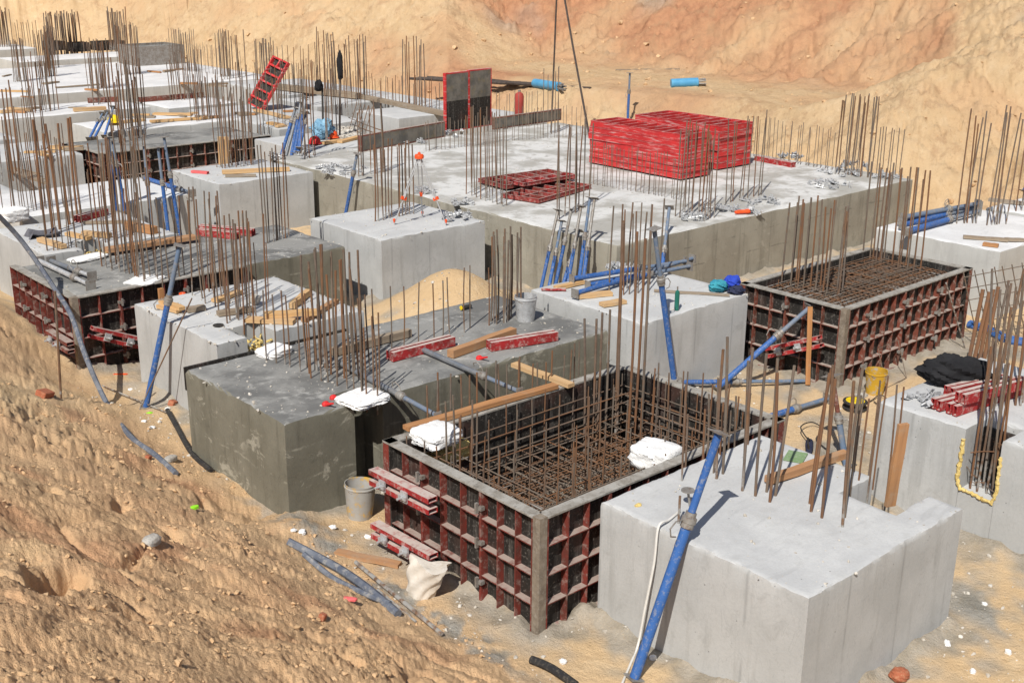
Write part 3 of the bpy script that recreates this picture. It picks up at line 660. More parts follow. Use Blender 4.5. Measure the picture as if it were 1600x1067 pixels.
# ------------------------------------------------------------------ starter bars in the blocks
row(K['front'], (1122, 755), (1305, 818), 7, 1.38, 0.018, rows=2, gap=0.16, jit=0.05, tilt=0.03)
row(K['front'], (1075, 752), (1108, 738), 3, 0.95, 0.013)
row(K['front'], (1330, 800), (1385, 770), 5, 1.15, 0.012, z=1.0); row(K['front'], (1320, 785), (1372, 745), 4, 1.15, 0.012, z=1.0)
[bar(K['right'], (11.9 + .13 * (k % 2) + random.uniform(-.02, .02), 5.27 + .09 * (k // 2), .5), 1.55 + random.uniform(0, .35), .016, .03) for k in range(8)]
row(K['right'], (1555, 640), (1600, 630), 6, 1.5, 0.017, rows=2, gap=0.16, tilt=0.04)
row(K['cloth'], (958, 455), (1026, 443), 7, 1.25, 0.016, rows=1); row(K['cloth'], (975, 462), (1010, 455), 4, 1.3, 0.013)
row(K['tripod'], (585, 346), (647, 334), 11, 1.42, 0.017, rows=1); row(K['tripod'], (600, 338), (640, 330), 5, 1.3, 0.012)
row(K['hook'], (346, 264), (398, 258), 10, (1.6, 2.0), 0.014, rows=2, gap=0.2); 
row(K['offcut'], (300, 462), (392, 512), 9, (1.25, 1.7), 0.014, rows=2, gap=0.25); row(K['offcut'], (360, 540), (388, 530), 5, (1.3, 2.0), 0.014, z=0.9)
row(K['offcut'], (318, 450), (420, 470), 7, 0.85, 0.010)
row(K['step'], (72, 372), (128, 340), 6, (1.75, 2.0), 0.027, rows=1, mat='orange_rebar'); row(K['step'], (75, 392), (125, 385), 9, (1.0, 1.7), 0.012)
row(K['step'], (135, 385), (215, 365), 10, (0.9, 1.7), 0.013)
row(K['strip'], (18, 335), (108, 322), 12, (1.1, 1.6), 0.012, rows=2, gap=0.3); row(K['strip'], (195, 282), (228, 278), 5, (0.9, 1.6), 0.014, rows=2)
row(K['curved'], (3, 275), (40, 270), 7, (1.2, 1.8), 0.015)
row(K['leftmid'], (42, 238), (75, 232), 9, (1.3, 1.6), 0.013); row(K['leftmid'], (22, 262), (30, 250), 4, 1.9, 0.02, mat='orange_rebar')
row(K['longgrey'], (50, 178), (92, 172), 8, (1.35, 1.80), 0.018, rows=2, gap=0.3); row(K['longgrey'], (145, 165), (165, 160), 4, (1.12, 1.42), 0.02)
row(K['hat'], (185, 208), (230, 200), 8, (1.35, 1.95), 0.018, rows=2, gap=0.3); row(K['hat'], (305, 190), (345, 185), 9, (1.12, 1.42), 0.016, rows=2, gap=0.2)
row(K['stub'], (270, 158), (320, 154), 9, (1.20, 1.65), 0.018, rows=2, gap=0.25)
row(K['corner'], (350, 125), (382, 120), 7, 1.7, 0.022, rows=1)
for a, b, n, h, r, rw in (((22, 128), (40, 128), 7, 2.1, .02, 2), ((62, 122), (90, 120), 9, 2.3, .02, 2), ((78, 108), (92, 106), 6, 2.2, .025, 2), ((145, 140), (172, 138), 8, 2.3, .022, 2), ((190, 118), (222, 116), 9, 2.6, .02, 2),
                          ((268, 110), (300, 112), 8, 2.2, .018, 2), ((300, 112), (380, 122), 14, 1.5, .014, 1), ((340, 120), (352, 121), 4, 2.4, .022, 2), ((402, 126), (420, 128), 5, 2.1, .028, 2), ((240, 96), (330, 105), 14, 1.3, .012, 1)):
    row(white, a, b, int(n * 1.4), h * .72, r * .75, rows=rw, gap=0.25)
row(K['farstrip'], (3, 74), (20, 73), 8, 1.80, .022, rows=2, gap=0.3); row(K['farstrip'], (28, 73), (58, 72), 8, 1.20, .018)
row(K['farmid'], (80, 86), (92, 85), 6, 1.80, .028, rows=2, gap=0.3); row(K['farmid'], (97, 84), (128, 80), 12, 1.80, .03, rows=2, gap=0.3); row(K['farmid'], (171, 80), (190, 82), 8, 1.95, .028, rows=2, gap=0.3)
row(K['props'], (470, 248), (492, 246), 6, (1.6, 2.3), 0.016); row(K['props'], (505, 222), (530, 214), 6, (1.5, 2.4), 0.018, rows=1)
row(K['greytop'], (395, 205), (448, 196), 9, 1.75, 0.014, rows=1); row(K['greytop'], (412, 190), (440, 186), 5, (1.2, 1.4), 0.014)
row(K['squareleft'], (432, 170), (490, 165), 12, 1.4, 0.014); row(K['squareleft'], (510, 168), (540, 162), 6, 2.0, 0.016)
row(K['hole'], (430, 150), (500, 142), 10, 1.6, 0.014)
row(K['square'], (545, 172), (570, 168), 6, 2.0, 0.016)
row(K['propstack'], (1498, 350), (1522, 348), 6, 2.05, 0.017, tilt=0.02); row(K['propstack'], (1540, 352), (1568, 350), 6, 2.1, 0.017, tilt=0.02)
row(K['behind'], (1590, 330), (1600, 328), 4, 1.7, 0.016)
row(wet, (425, 562), (588, 628), 15, 0.95, 0.012, rows=1); row(wet, (480, 572), (552, 596), 8, (1.35, 1.7), 0.017, rows=2, gap=0.15)
row(wet, (560, 588), (588, 575), 4, 1.0, 0.012); row(wet, (618, 548), (772, 505), 10, 0.85, 0.011); row(wet, (770, 506), (815, 500), 6, 1.25, 0.016, rows=2, gap=0.12)
row(wet, (568, 622), (588, 617), 3, 1.0, 0.012)
row(wet2, (162, 415), (232, 440), 12, (1.5, 2.3), 0.014, rows=2, gap=0.16); row(wet2, (412, 380), (454, 370), 10, 1.62, 0.014)
row(wet2, (255, 442), (315, 420), 6, 1.3, 0.015)
row(wet3, (190, 225), (228, 215), 6, (1.7, 2.4), 0.02, rows=2, gap=0.2); row(wet3, (345, 208), (400, 200), 9, (1.5, 2.0), 0.016)
row(K['ledge'], (452, 133), (748, 186), 64, (.7, 1.0), 0.014)
for a, b, n, h in (((498, 142), (524, 147), 7, 2.1), ((545, 151), (572, 156), 8, 2.0), ((630, 166), (664, 172), 9, 2.1)): row(K['ledge'], a, b, n, h, 0.02)
# the slab's many rows
row(slab, (1060, 340), (1108, 332), 6, 1.75, 0.014, rows=2, gap=0.12); row(slab, (1098, 345), (1118, 340), 4, 1.6, 0.014)
row(slab, (1132, 318), (1190, 305), 9, 1.7, 0.014); row(slab, (868, 345), (918, 322), 9, 1.75, 0.016)
row(slab, (562, 276), (600, 269), 8, 1.55, 0.016); row(slab, (728, 303), (784, 322), 8, 1.75, 0.014, rows=2, gap=0.1)
row(slab, (1303, 272), (1358, 278), 9, 1.75, 0.017, rows=2, gap=0.15); row(slab, (925, 288), (1062, 312), 28, 0.9, 0.009)
row(slab, (1368, 272), (1404, 278), 7, 1.05, 0.013); row(slab, (1180, 244), (1300, 266), 22, 0.95, 0.010)
row(slab, (664, 236), (770, 225), 22, 0.75, 0.010); row(slab, (775, 222), (918, 212), 26, 0.85, 0.009); row(slab, (850, 212), (876, 206), 6, 1.7, 0.014)
row(slab, (775, 200), (840, 196), 10, 1.0, 0.011)
flush_extra()
# ------------------------------------------------------------------ telescopic props
def prop(A, B, label, group=None, r=0.038, split=0.6, outer='blue_paint', inner='worn_blue_paint', plate=0.16, turn=0.0, handle=True):
    A = Vector(A); B = Vector(B); L = (B - A).length
    t = thing('steel_prop', label, 'prop', A, aimz(A, B) @ Quaternion((0, 0, 1), turn), group); h = plate / 2; s = L * split
    MB().box(-h, h, -h, h, 0, 0.008).build('base_plate', 'dusty_steel', t)
    MB().tube([(0, 0, 0.0085), (0, 0, s * 0.5), (0, 0, s)], r, 12).build('outer_tube', outer, t)
    c = MB().lathe([(r * 1.04, s - 0.10), (r * 1.32, s - 0.095), (r * 1.32, s - 0.05), (r * 1.5, s - 0.045), (r * 1.5, s + 0.0), (r * 1.1, s + 0.012), (r * 1.1, s + 0.05)], 12).build('collar', 'dusty_steel', t)
    if handle: MB().tube([(r * 1.5, 0, s - 0.03), (r * 3.2, 0.01, s - 0.05), (r * 4.2, 0.02, s - 0.12), (r * 3.4, 0.02, s - 0.19), (r * 2.0, 0.01, s - 0.19)], 0.007, 6).build('handle', 'dusty_steel', c)
    MB().tube([(0, 0, s + 0.051), (0, 0, L - 0.0085)], r * 0.78, 10).build('inner_tube', inner, t)
    MB().box(-h, h, -h, h, L - 0.008, L).build('head_plate', 'dusty_steel', t)
    return t
def on(px, py, dz=0.0):
    """the point of the ground that this pixel sees"""
    v = ray(px, py); t = np.concatenate([np.linspace(1.5, 14, 900), np.linspace(14.02, 90, 1800)]); X, Y, Z = v.x * t, v.y * t, CAMH + v.z * t
    k = int(np.argmax(Z < base_z(X, Y) + mound(X, Y) + detail(X, Y))); return Vector((X[k], Y[k], Z[k] + dz))
# the big one in front
cA = P(1064, 848, 1.27) ; bA = Vector((6.93, 6.03, gz(6.93, 6.03) + .01)); dA = (cA - bA).normalized()
prop(bA, bA + dA * 2.36, 'large bright blue prop leaning across the large front block', None, 0.047, 0.66, 'blue_paint', 'blue_paint', 0.15)
# single leaning ones
prop(PY(1053, 592, 10.36), PY(1022, 357, 10.43), 'blue prop standing against the front of the cloth block', None, 0.042, 0.68)
prop(Vector((15.3, 13.2, 0.0)), PY(1046, 324, 14.05), 'blue prop leaning on the slab edge behind the cloth block', None, 0.04, 0.62)
prop(on(228, 636), PX(281, 383, 7.1), 'blue prop leaning against the offcut block beside the left formwork', None, 0.042, 0.68)
prop(PX(540, 335, 14.62), PX(558, 240, 14.82), 'blue prop leaning alone on the left side of the slab', None, 0.04, 0.7)
prop(on(980, 205), on(980, 205) + Vector((.02, 0, 1.75)), 'thin blue prop standing upright behind the red panel stacks', None, 0.04, 0.7)
# bundle of seven leaning on the near corner of the slab
BND = [((846, 448), (872, 328)), ((858, 448), (878, 345)), ((868, 446), (893, 326)), ((880, 445), (905, 360)), ((888, 440), (908, 322)), ((905, 436), (922, 308)), ((912, 434), (929, 310))]
WHO = ['leftmost of the blue props bundled at the slab corner', 'short prop second from left in the slab corner bundle', 'third from left of the props at the slab corner', 'short tilted prop in the middle of the slab corner bundle', 'fifth from left of the props at the slab corner', 'tall prop second from right at the slab corner', 'rightmost tall blue prop of the slab corner bundle']
for i, ((a, b), w) in enumerate(zip(BND, WHO)):
    B = PX(*b, 14.86); A = PX(*a, 14.30 + 0.08 * (i % 3)); d = (A - B).normalized(); A = B + d * ((B.z - 0.02) / max(0.2, -d.z))
    prop(A, B, w, 'blue props leaning at the slab corner', 0.034, 0.62 + 0.03 * (i % 3), 'blue_paint', 'worn_blue_paint' if i % 2 else 'dusty_steel', 0.15)
# four leaning on the shaded side of the strip block
for i, (a, b, w) in enumerate((((181, 330), (169, 214), 'left blue prop of the pair leaning on the strip block'), ((195, 330), (176, 220), 'right blue prop of the pair leaning on the strip block'),
                               ((236, 345), (225, 228), 'grey tubed prop beside the end of the strip block'), ((263, 362), (247, 230), 'middle blue prop leaning at the end of the strip block'), ((282, 368), (256, 214), 'tall blue prop leaning right of the others on the strip block'))):
    A = PY(*a, 22.55); B = PY(*b, 22.72); d = (A - B).normalized(); A = B + d * ((B.z - 0.02) / max(0.2, -d.z)) if i > 1 else A
    prop(A, B, w, 'blue props leaning on the strip block', 0.038, 0.7, 'worn_blue_paint' if i == 2 else 'blue_paint', 'worn_blue_paint')
# three behind the far dark slab, six on the prop block
for a, b, w in (((139, 218), (160, 178), 'leftmost of three slim blue props behind the far dark slab'), ((147, 217), (168, 176), 'middle one of three slim blue props behind the far dark slab'), ((163, 214), (177, 168), 'right one of three slim blue props next to the yellow helmet')):
    prop(PY(*a, 31.4), PY(*b, 31.9), w, 'slim props behind the far dark slab', 0.034, 0.75)
for i, (a, b, w) in enumerate((((440, 242), (462, 168), 'leftmost blue prop leaning on the prop block'), ((447, 244), (466, 170), 'pale grey prop second from left on the prop block'), ((455, 246), (470, 160), 'dark blue prop in the middle of the prop block bundle'),
                            ((460, 240), (476, 155), 'tall blue prop in the prop block bundle'), ((466, 238), (477, 152), 'tallest worn prop right in the prop block bundle'), ((468, 232), (479, 176), 'short bright blue prop at the right of the prop block bundle'))):
    prop(PX(*a, 15.75), PX(*b, 16.2), w, 'props leaning on the prop block', 0.045, 0.75, 'steel_pipe' if i == 1 else 'blue_paint', 'steel_pipe')
# lying ones
def lie(a, b, z, w, g=None, r=0.04, **k):
    A = P(*a, z); B = P(*b, z); return prop(A, B, w, g, r, k.pop('split', 0.6), **k)
lie((893, 436), (1072, 408), 1.36, 'blue prop lying highest on the cloth block', 'props lying on the cloth block', 0.04, plate=0.14)
lie((918, 446), (1078, 416), 1.33, 'bright blue prop lying in the middle on the cloth block', 'props lying on the cloth block', 0.04, plate=0.14)
lie((898, 459), (1082, 404), 1.35, 'blue prop lying nearest the timber on the cloth block', 'props lying on the cloth block', 0.04, plate=0.14, split=0.55)
lie((1412, 340), (1528, 318), 1.47, 'top worn blue prop of the bundle on the prop bundle block', 'props bundled on the red beam block', 0.05, outer='worn_blue_paint', plate=0.16)
lie((1410, 352), (1526, 324), 1.37, 'middle blue prop of the bundle on the prop bundle block', 'props bundled on the red beam block', 0.05, plate=0.16)
lie((1414, 362), (1528, 330), 1.34, 'lowest front blue prop of the bundle on the prop bundle block', 'props bundled on the red beam block', 0.05, plate=0.16)
lie((1408, 346), (1530, 320), 1.36, 'rear blue prop of the bundle on the prop bundle block', 'props bundled on the red beam block', 0.05, plate=0.16)
lie((228, 279), (301, 302), 1.31, 'blue prop lying across the end of the strip block', None, 0.045, split=0.75)
lie((62, 408), (142, 446), 1.31, 'pale grey steel pipe lying near on the formed wet slab', 'grey pipes on the formed slab', 0.042, outer='galvanised', inner='galvanised', split=0.7)
lie((80, 408), (144, 432), 1.32, 'darker grey steel pipe lying behind on the formed wet slab', 'grey pipes on the formed slab', 0.042, outer='steel_pipe', inner='galvanised', split=0.7)
# braces on and between
prop(P(660, 546, 1.31), P(812, 612, 1.30), 'grey steel prop spanning from the wet slab to the cage box', None, 0.036, 0.66, 'steel_pipe', 'worn_blue_paint', 0.1)
prop(P(534, 568, 1.31), P(684, 650, 1.29), 'grey steel prop crossing the wet slab beside the tall bars', None, 0.036, 0.66, 'steel_pipe', 'worn_blue_paint', 0.1)
prop(on(1118, 613) + Vector((0, 0, .05)), Vector((14.62, 9.62, 1.16)), 'blue prop bracing the mesh filled formwork box at a slant', None, 0.045, 0.68)
prop(on(1062, 603, 0.06), on(1262, 601, 0.06), 'blue prop lying flat on the sand before the mesh filled box', None, 0.036, 0.45, 'blue_paint', 'worn_blue_paint')
prop(on(1196, 660, 0.07), on(1292, 630, 0.07), 'short blue prop lying on the sand behind the large front block', None, 0.045, 0.5)
prop(on(1322, 728), PX(1300, 586, on(1322, 728).x + 0.02), 'upright rusty headed blue prop with square top plate on sand', None, 0.04, 0.55, 'worn_blue_paint', 'rusty_form', 0.2)
prop(on(1598, 300), on(1598, 300) + Vector((0.5, -.1, 0.5)), 'blue prop end showing at the right edge by the bank', None, 0.05, 0.6)

# ------------------------------------------------------------------ timber
def plank(a, b, z, w, t, label, mat='fresh_timber', group=None, zb=None, roll=0.0):
    A = P(*a, z + t / 2); B = P(*b, (zb if zb is not None else z) + t / 2); L = (B - A).length; mb = MB(); v = []
    n = 6; e = 0.004
    for k in range(n + 1):
        x = L * k / n; b_ = 0.004 * math.sin(k * 1.7 + L)
        for yy, zz in ((-w / 2, -t / 2), (w / 2, -t / 2), (w / 2, t / 2), (-w / 2, t / 2)): v.append((x, yy + b_, zz + b_ * .4 + random.uniform(-.0015, .0015)))
    f = [(4 * k + i, 4 * k + (i + 1) % 4, 4 * k + 4 + (i + 1) % 4, 4 * k + 4 + i) for k in range(n) for i in range(4)] + [(3, 2, 1, 0), (4 * n, 4 * n + 1, 4 * n + 2, 4 * n + 3)]
    mb.add(v, f); return single(mb, 'timber_plank', mat, label, 'plank', A, group, aim(A, B) @ Quaternion((1, 0, 0), roll))
z1 = 1.262
plank((704, 553), (802, 517), z1, 0.11, 0.10, 'thick orange brown timber beam lying on the wet slab', 'orange_timber')
plank((520, 550), (640, 519), z1, 0.09, 0.10, 'dark edged timber board lying behind the bars on the wet slab', 'grey_timber')
plank((803, 569), (893, 602), 1.262, 0.11, 0.05, 'pale timber board bridging from the wet slab to the cage box')
plank((634, 669), (868, 602), 1.262, 0.11, 0.05, 'long timber plank lying along the rim of the cage box', 'orange_timber')
plank((902, 463), (955, 458), z1, 0.12, 0.06, 'short fresh timber piece at the front of the cloth block')
plank((868, 450), (912, 440), z1, 0.10, 0.05, 'fresh timber piece under the props on the cloth block')
plank((940, 476), (975, 470), z1, 0.14, 0.05, 'stubby timber offcut beside the bars on the cloth block')
plank((1022, 454), (1140, 461), z1, 0.035, 0.035, 'thin wooden shovel handle lying on the cloth block', 'grey_timber')
plank((846, 452), (884, 452), z1, 0.05, 0.03, 'small red and white marked staff on the cloth block corner', 'waler_red')
plank((347, 269), (452, 264), z1, 0.14, 0.08, 'long timber plank lying across the hook block')
plank((352, 275), (400, 274), z1, 0.10, 0.05, 'short plank in front of the long one on the hook block', 'grey_timber')
plank((412, 492), (500, 487), z1 + .06, 0.16, 0.06, 'upper fresh timber board by the round stone on the offcut block')
plank((385, 499), (460, 502), z1, 0.16, 0.055, 'lower fresh timber board on the offcut block')
plank((456, 478), (482, 456), z1, 0.09, 0.09, 'square timber post end at the back of the offcut block')
plank((475, 500), (525, 470), z1, 0.09, 0.06, 'thin timber strip near the right corner of the offcut block', 'orange_timber')
plank((252, 470), (285, 482), z1 + .05, 0.10, 0.05, 'upper short offcut at the left end of the offcut block')
plank((248, 478), (280, 486), z1, 0.10, 0.05, 'lower short offcut at the left end of the offcut block')
plank((292, 484), (320, 480), z1, 0.11, 0.07, 'chunky timber block between the bars of the offcut block', 'grey_timber')
plank((340, 490), (395, 482), z1, 0.12, 0.06, 'grey timber board crossing the middle of the offcut block', 'grey_timber')
plank((335, 470), (375, 455), z1, 0.12, 0.05, 'timber strip standing behind the bars of the offcut block')
plank((196, 352), (242, 360), z1, 0.15, 0.13, 'heavy square timber lying at the right of the step block', 'orange_timber')
plank((62, 374), (100, 385), z1, 0.12, 0.07, 'fresh timber board pointing at the foam pocket on the step block')
plank((130, 364), (172, 368), z1, 0.12, 0.08, 'fresh timber piece amid the bars of the step block')
plank((105, 365), (140, 372), z1, 0.12, 0.06, 'second fresh timber piece amid the bars of the step block')
plank((130, 348), (215, 346), z1, 0.06, 0.05, 'pale long strip at the back of the step block', 'grey_timber')
plank((165, 391), (305, 370), z1 + .03, 0.20, 0.07, 'long orange plank lying along the back of the formed slab', 'orange_timber')
plank((48, 376), (40, 415), 1.0, 0.05, 0.05, 'slim timber batten leaning under the grey coat', 'orange_timber', zb=0.5)
for i, (a, b, w) in enumerate((((240, 178), (300, 179), 'rear long fresh plank on the helmet block'), ((235, 190), (325, 184), 'front long fresh plank on the helmet block'), ((170, 193), (225, 187), 'weathered plank under the yellow helmet'), ((400, 172), (450, 184), 'pale plank lying beside the leaning red panel'))):
    plank(a, b, z1, 0.22, 0.06, w)
plank((0, 175), (45, 171), z1, 0.2, 0.08, 'old plank pile board at the left edge of the long grey block'); plank((30, 172), (60, 168), z1, 0.16, 0.06, 'brown plank beside the bars of the long grey block', 'grey_timber')
plank((115, 172), (165, 169), z1, 0.2, 0.1, 'timber beam lying at the middle of the long grey block', 'fresh_timber')
plank((0, 142), (45, 143), z1, 0.2, 0.05, 'orange plank on the near edge of the white slab'); plank((68, 131), (90, 128), z1, 0.2, 0.05, 'dark short board on the white slab', 'grey_timber'); plank((87, 137), (155, 132), z1, 0.12, 0.04, 'long thin bar like board on the white slab', 'grey_timber')
plank((420, 192), (440, 196), z1, 0.2, 0.06, 'pale offcut on the grey topped block'); plank((432, 198), (446, 196), z1, 0.15, 0.05, 'second pale offcut on the grey topped block')
plank((505, 224), (535, 219), z1, 0.2, 0.06, 'fresh plank lying behind the orange helmet'); plank((530, 222), (562, 214), z1, 0.2, 0.06, 'pale plank at the right end of the prop block')
plank((1200, 750), (1322, 708), 1.27, 0.09, 0.07, 'orange brown beam lying on the back of the large front block', 'orange_timber')
plank((1390, 790), (1412, 662), 1.0, 0.11, 0.04, 'reddish board leaning upright in the corner of the large front block', 'orange_timber', zb=1.9)
plank((430, 135), (560, 150), z1 + .02, 0.3, 0.18, 'weathered brown beam along the back behind the far blocks', 'grey_timber'); plank((560, 150), (705, 180), z1, 0.25, 0.12, 'long rusty brown beam running along the back to the black panel', 'grey_timber')
plank((525, 862), (625, 882), gz(*on(575, 870).xy) + .01, 0.10, 0.04, 'old board lying on the sand near the white sack', 'orange_timber')
plank((1345, 383), (1395, 378), z1, 0.3, 0.02, 'thin board at the edge of right box', 'grey_timber') if False else None
plank((1505, 370), (1575, 375), z1, 0.10, 0.05, 'weathered board on the prop bundle block', 'grey_timber'); plank((1570, 374), (1600, 375), z1, 0.09, 0.05, 'brown board at the right edge of the prop block', 'grey_timber')
plank((1536, 381), (1560, 384), z1, 0.12, 0.05, 'small orange offcut on the prop bundle block', 'orange_timber'); plank((1545, 312), (1600, 318), z1, 0.14, 0.06, 'board on top of the block at right edge', 'grey_timber')
plank((1460, 1062), (1545, 992), 0.06, 0.10, 0.05, 'weathered board on the ground at the lower right corner', 'grey_timber') if False else None
plank((1262, 600), (1266, 480), 0.0, 0.07, 0.07, 'upright orange batten against the mesh filled formwork box', 'orange_timber', zb=1.2)
rr = random.Random(23)
for k in range(34):
    x0, y0 = rr.choice(((20, 172), (120, 168), (200, 182), (290, 181), (330, 162), (380, 178), (60, 150), (420, 190), (90, 232), (40, 240), (300, 132), (440, 172), (160, 140), (30, 118), (240, 112)))
    a = (x0 + rr.uniform(-28, 28), y0 + rr.uniform(-3, 3)); plank(a, (a[0] + rr.uniform(10, 34), a[1] + rr.uniform(-3, 3)), 1.262, rr.uniform(.06, .14), rr.uniform(.03, .07), 'small timber offcut strewn over the far left blocks', rr.choice(('fresh_timber', 'grey_timber', 'orange_timber', 'grey_timber')), 'timber offcuts on the far left blocks')
for i in range(5):
    a = (0 + 8 * i, 258 + 4 * i); plank(a, (62 + 3 * i, 272 + 4 * i), 1.07, 0.08, 0.02, 'thin curved grey board lying on the low left block', 'grey_timber', 'thin boards on the low left block')

# ------------------------------------------------------------------ loose red tubes (walers)
def tube_beam(a, b, z, label, group=None, w=0.075, h=0.12, mat='waler_red'):
    A = P(*a, z + h / 2); B = P(*b, z + h / 2); L = (B - A).length; t = 0.009; mb = MB()
    for s in (-1, 1): mb.box(0, L, min(s * w, s * (w - 2 * t - .04)), max(s * w, s * (w - 2 * t - .04)), -h / 2, -h / 2 + t); mb.box(0, L, min(s * w, s * (w - .055)), max(s * w, s * (w - .055)), h / 2 - t, h / 2); mb.box(0, L, min(s * w, s * (w - t)), max(s * w, s * (w - t)), -h / 2 + t, h / 2 - t); mb.box(0, L, min(s * (w - .055), s * (w - .055 + t)), max(s * (w - .055), s * (w - .055 + t)), -h / 2 + t, h / 2 - t)
    for x in (0.15 * L, 0.8 * L): mb.box(x - .03, x + .03, -(w - .058), w - .058, -.02, .02)
    return single(mb, 'waler_beam', mat, label, 'steel beam', A, group, aim(A, B))
tube_beam((609, 556), (706, 531), z1, 'red double channel lying left of the timber beam on the wet slab'); tube_beam((764, 540), (868, 523), z1, 'dusty pink red channel lying right of the timber beam on the wet slab')
tube_beam((312, 356), (396, 363), z1 - .02, 'red channel lying at the far end of the formed slab'); tube_beam((310, 362), (372, 368), z1 - .02, 'shorter red channel lying in front at the far end of the formed slab')
for i, (a, b, zz, w) in enumerate((((1487, 640), (1600, 604), 0, 'red box beam at front of the pile on the red beam block'), ((1462, 632), (1590, 600), 0, 'pink dusted box beam second in the pile on the red beam block'), ((1500, 622), (1600, 596), .13, 'upper red box beam of the pile on the red beam block'), ((1482, 612), (1570, 592), .0, 'rear red box beam of the pile on the red beam block'))):
    tube_beam(a, b, z1 + zz, w, 'red box beams piled on the red beam block', 0.07, 0.12)
tube_beam((165, 330), (120, 342), z1, 'dull red channel at the back of the step block'); tube_beam((300, 268), (325, 270), z1, 'small red steel strap piece on the hook block', None, 0.05, 0.05, 'pink_plastic')

# ------------------------------------------------------------------ loose form panels
def form_panel(name, label, L, W, n, m, loc, rot, group=None, red='bright_red_steel', d=0.138):
    t = thing(name, label, 'form panel', loc, rot, group); mb = MB()       # lies flat: ribs up, x along L
    for z0, z1, e in ((0, .014, 0.), (.0145, d - .0145, .006), (d - .014, d, 0.)):      # edge profile with two lips
        mb.box(e, L - e, e, .022 + e / 4, z0, z1).box(e, L - e, W - .022 - e / 4, W - e, z0, z1).box(e, .022 + e / 4, .026, W - .026, z0, z1).box(L - .022 - e / 4, L - e, .026, W - .026, z0, z1)
    for k in range(1, n): mb.box(L * k / n - .012, L * k / n + .012, 0.026, W - 0.026, 0.0, d - 0.004)
    for j in range(1, m):
        for k in range(n): mb.box(L * k / n + .0125, L * (k + 1) / n - .0125 - (0.02 if k == n - 1 else 0), W * j / m - .01, W * j / m + .01, 0, d - 0.01) if k else mb.box(0.021, L / n - .0125, W * j / m - .01, W * j / m + .01, 0, d - 0.01)
    mb.build('frame', red, t); MB().box(0.03, L - 0.03, 0.03, W - 0.03, -0.004, -0.0005).build('plywood', 'black_plywood', t)
    return t
def dup(root, loc, rot, label, group=None):
    r = root.copy(); COL.objects.link(r); r.location = loc; r.rotation_mode = 'QUATERNION'; r.rotation_quaternion = rot; r['label'] = label
    if group: r['group'] = group
    for ch in root.children:
        c = ch.copy(); COL.objects.link(c); c.parent = r
    return r
qz = lambda a: Quaternion((0, 0, 1), a)
ORD = ['lowest', 'second from bottom', 'third from bottom', 'middle', 'third from top', 'second from top', 'topmost ribbed']
for x, y, PL, PW, nr, ss in ((21.38, 17.1, 2.9, 0.95, 9, 'long narrow'), (23.36, 17.42, 2.65, 1.28, 8, 'wider rear')):
    first = None
    for i in range(7):
        loc = Vector((x + random.uniform(-.03, .03), y + random.uniform(-.04, .04), 1.29 + i * 0.143)); rot = qz(math.pi / 2 + random.uniform(-.012, .012))
        lab = ORD[i] + ' red form panel in the ' + ss + ' stack on the slab'
        if first is None: first = form_panel('formwork_shutter', lab, PL, PW, nr, 1, loc, rot, 'panels of the ' + ss + ' red stack')
        else: dup(first, loc, rot, lab)
# timber bearers below the stacks
plank((925, 263), (1058, 290), 1.25, 0.1, 0.03, 'bearer plank below the left red stack', 'grey_timber') if False else None
f0 = P(842, 318, 1.27); form_panel('formwork_shutter', 'front rusty red form panel lying flat on the slab', 2.0, 0.95, 6, 2, f0, qz(math.atan2(*(lambda d: (d.y, d.x))(P(912, 298, 1.27) - f0))), None, 'flat_red', .09)
f1 = P(790, 296, 1.30); form_panel('formwork_shutter', 'rear rusty red form panel lying flat behind the front one', 2.0, 1.0, 6, 2, f1, qz(math.atan2(*(lambda d: (d.y, d.x))(P(880, 283, 1.30) - f1))), None, 'flat_red', .09)
form_panel('formwork_shutter', 'narrow bright red panel strip lying over the two rusty panels', 1.6, 0.35, 4, 1, P(818, 292, 1.40), qz(0.02), None, 'waler_red', 0.08)
# tall black board of two panels standing at the back of the slab
pb = P(697, 207, 1.25); pe = P(768, 196, 1.25); ang = math.atan2(pe.y - pb.y, pe.x - pb.x); Wd = (pe - pb).length
up = qz(ang) @ Quaternion((1, 0, 0), math.pi / 2)
def standing(loc, L, H, label, red='bright_red_steel', n=4):
    t = thing('standing_shutter', label, 'form panel', loc, qz(ang)); d = .1; mb = MB()
    mb.box(0, .035, 0, d, 0, H).box(L - .035, L, 0, d, 0, H).box(.0355, L - .0355, 0, d, H - .035, H).box(.0355, L - .0355, 0, d, 0, .03)
    for k in range(1, n): mb.box(.036, L - .036, .03, d - .01, H * k / n - .006, H * k / n + .006)
    mb.build('frame', red, t); f = MB().box(.036, L - .036, .006, .029, .0305, H - .0355).build('facing', 'black_plywood', t)
    if H < 1: MB().box(.037, L - .037, .002, .0055, .04, H - .036).build('cement_film', 'dusty_ply', f)
    if H > 1: MB().box(.037, L - .037, .002, .0055, H * .52, H - .036).build('cement_film', 'dusty_ply', f)
    return t
standing(pb, Wd / 2 - .002, 1.62, 'left half of the tall black form board with red edge on the slab'); standing(pb + Vector((math.cos(ang), math.sin(ang), 0)) * (Wd / 2), Wd / 2, 1.64, 'right half of the tall black form board with red edge on the slab')
a0 = P(565, 238, 1.25); a1 = P(696, 214, 1.25); ang = math.atan2(a1.y - a0.y, a1.x - a0.x)
standing(a0, (a1 - a0).length, 0.42, 'long low grey form strip with red top edge left of the tall black board', 'rusty_form', 2)
a0 = P(772, 203, 1.25); a1 = P(877, 188, 1.25); ang = math.atan2(a1.y - a0.y, a1.x - a0.x)
standing(a0, (a1 - a0).length, 0.34, 'low black form strip right of the tall black board', 'rusty_form', 2)
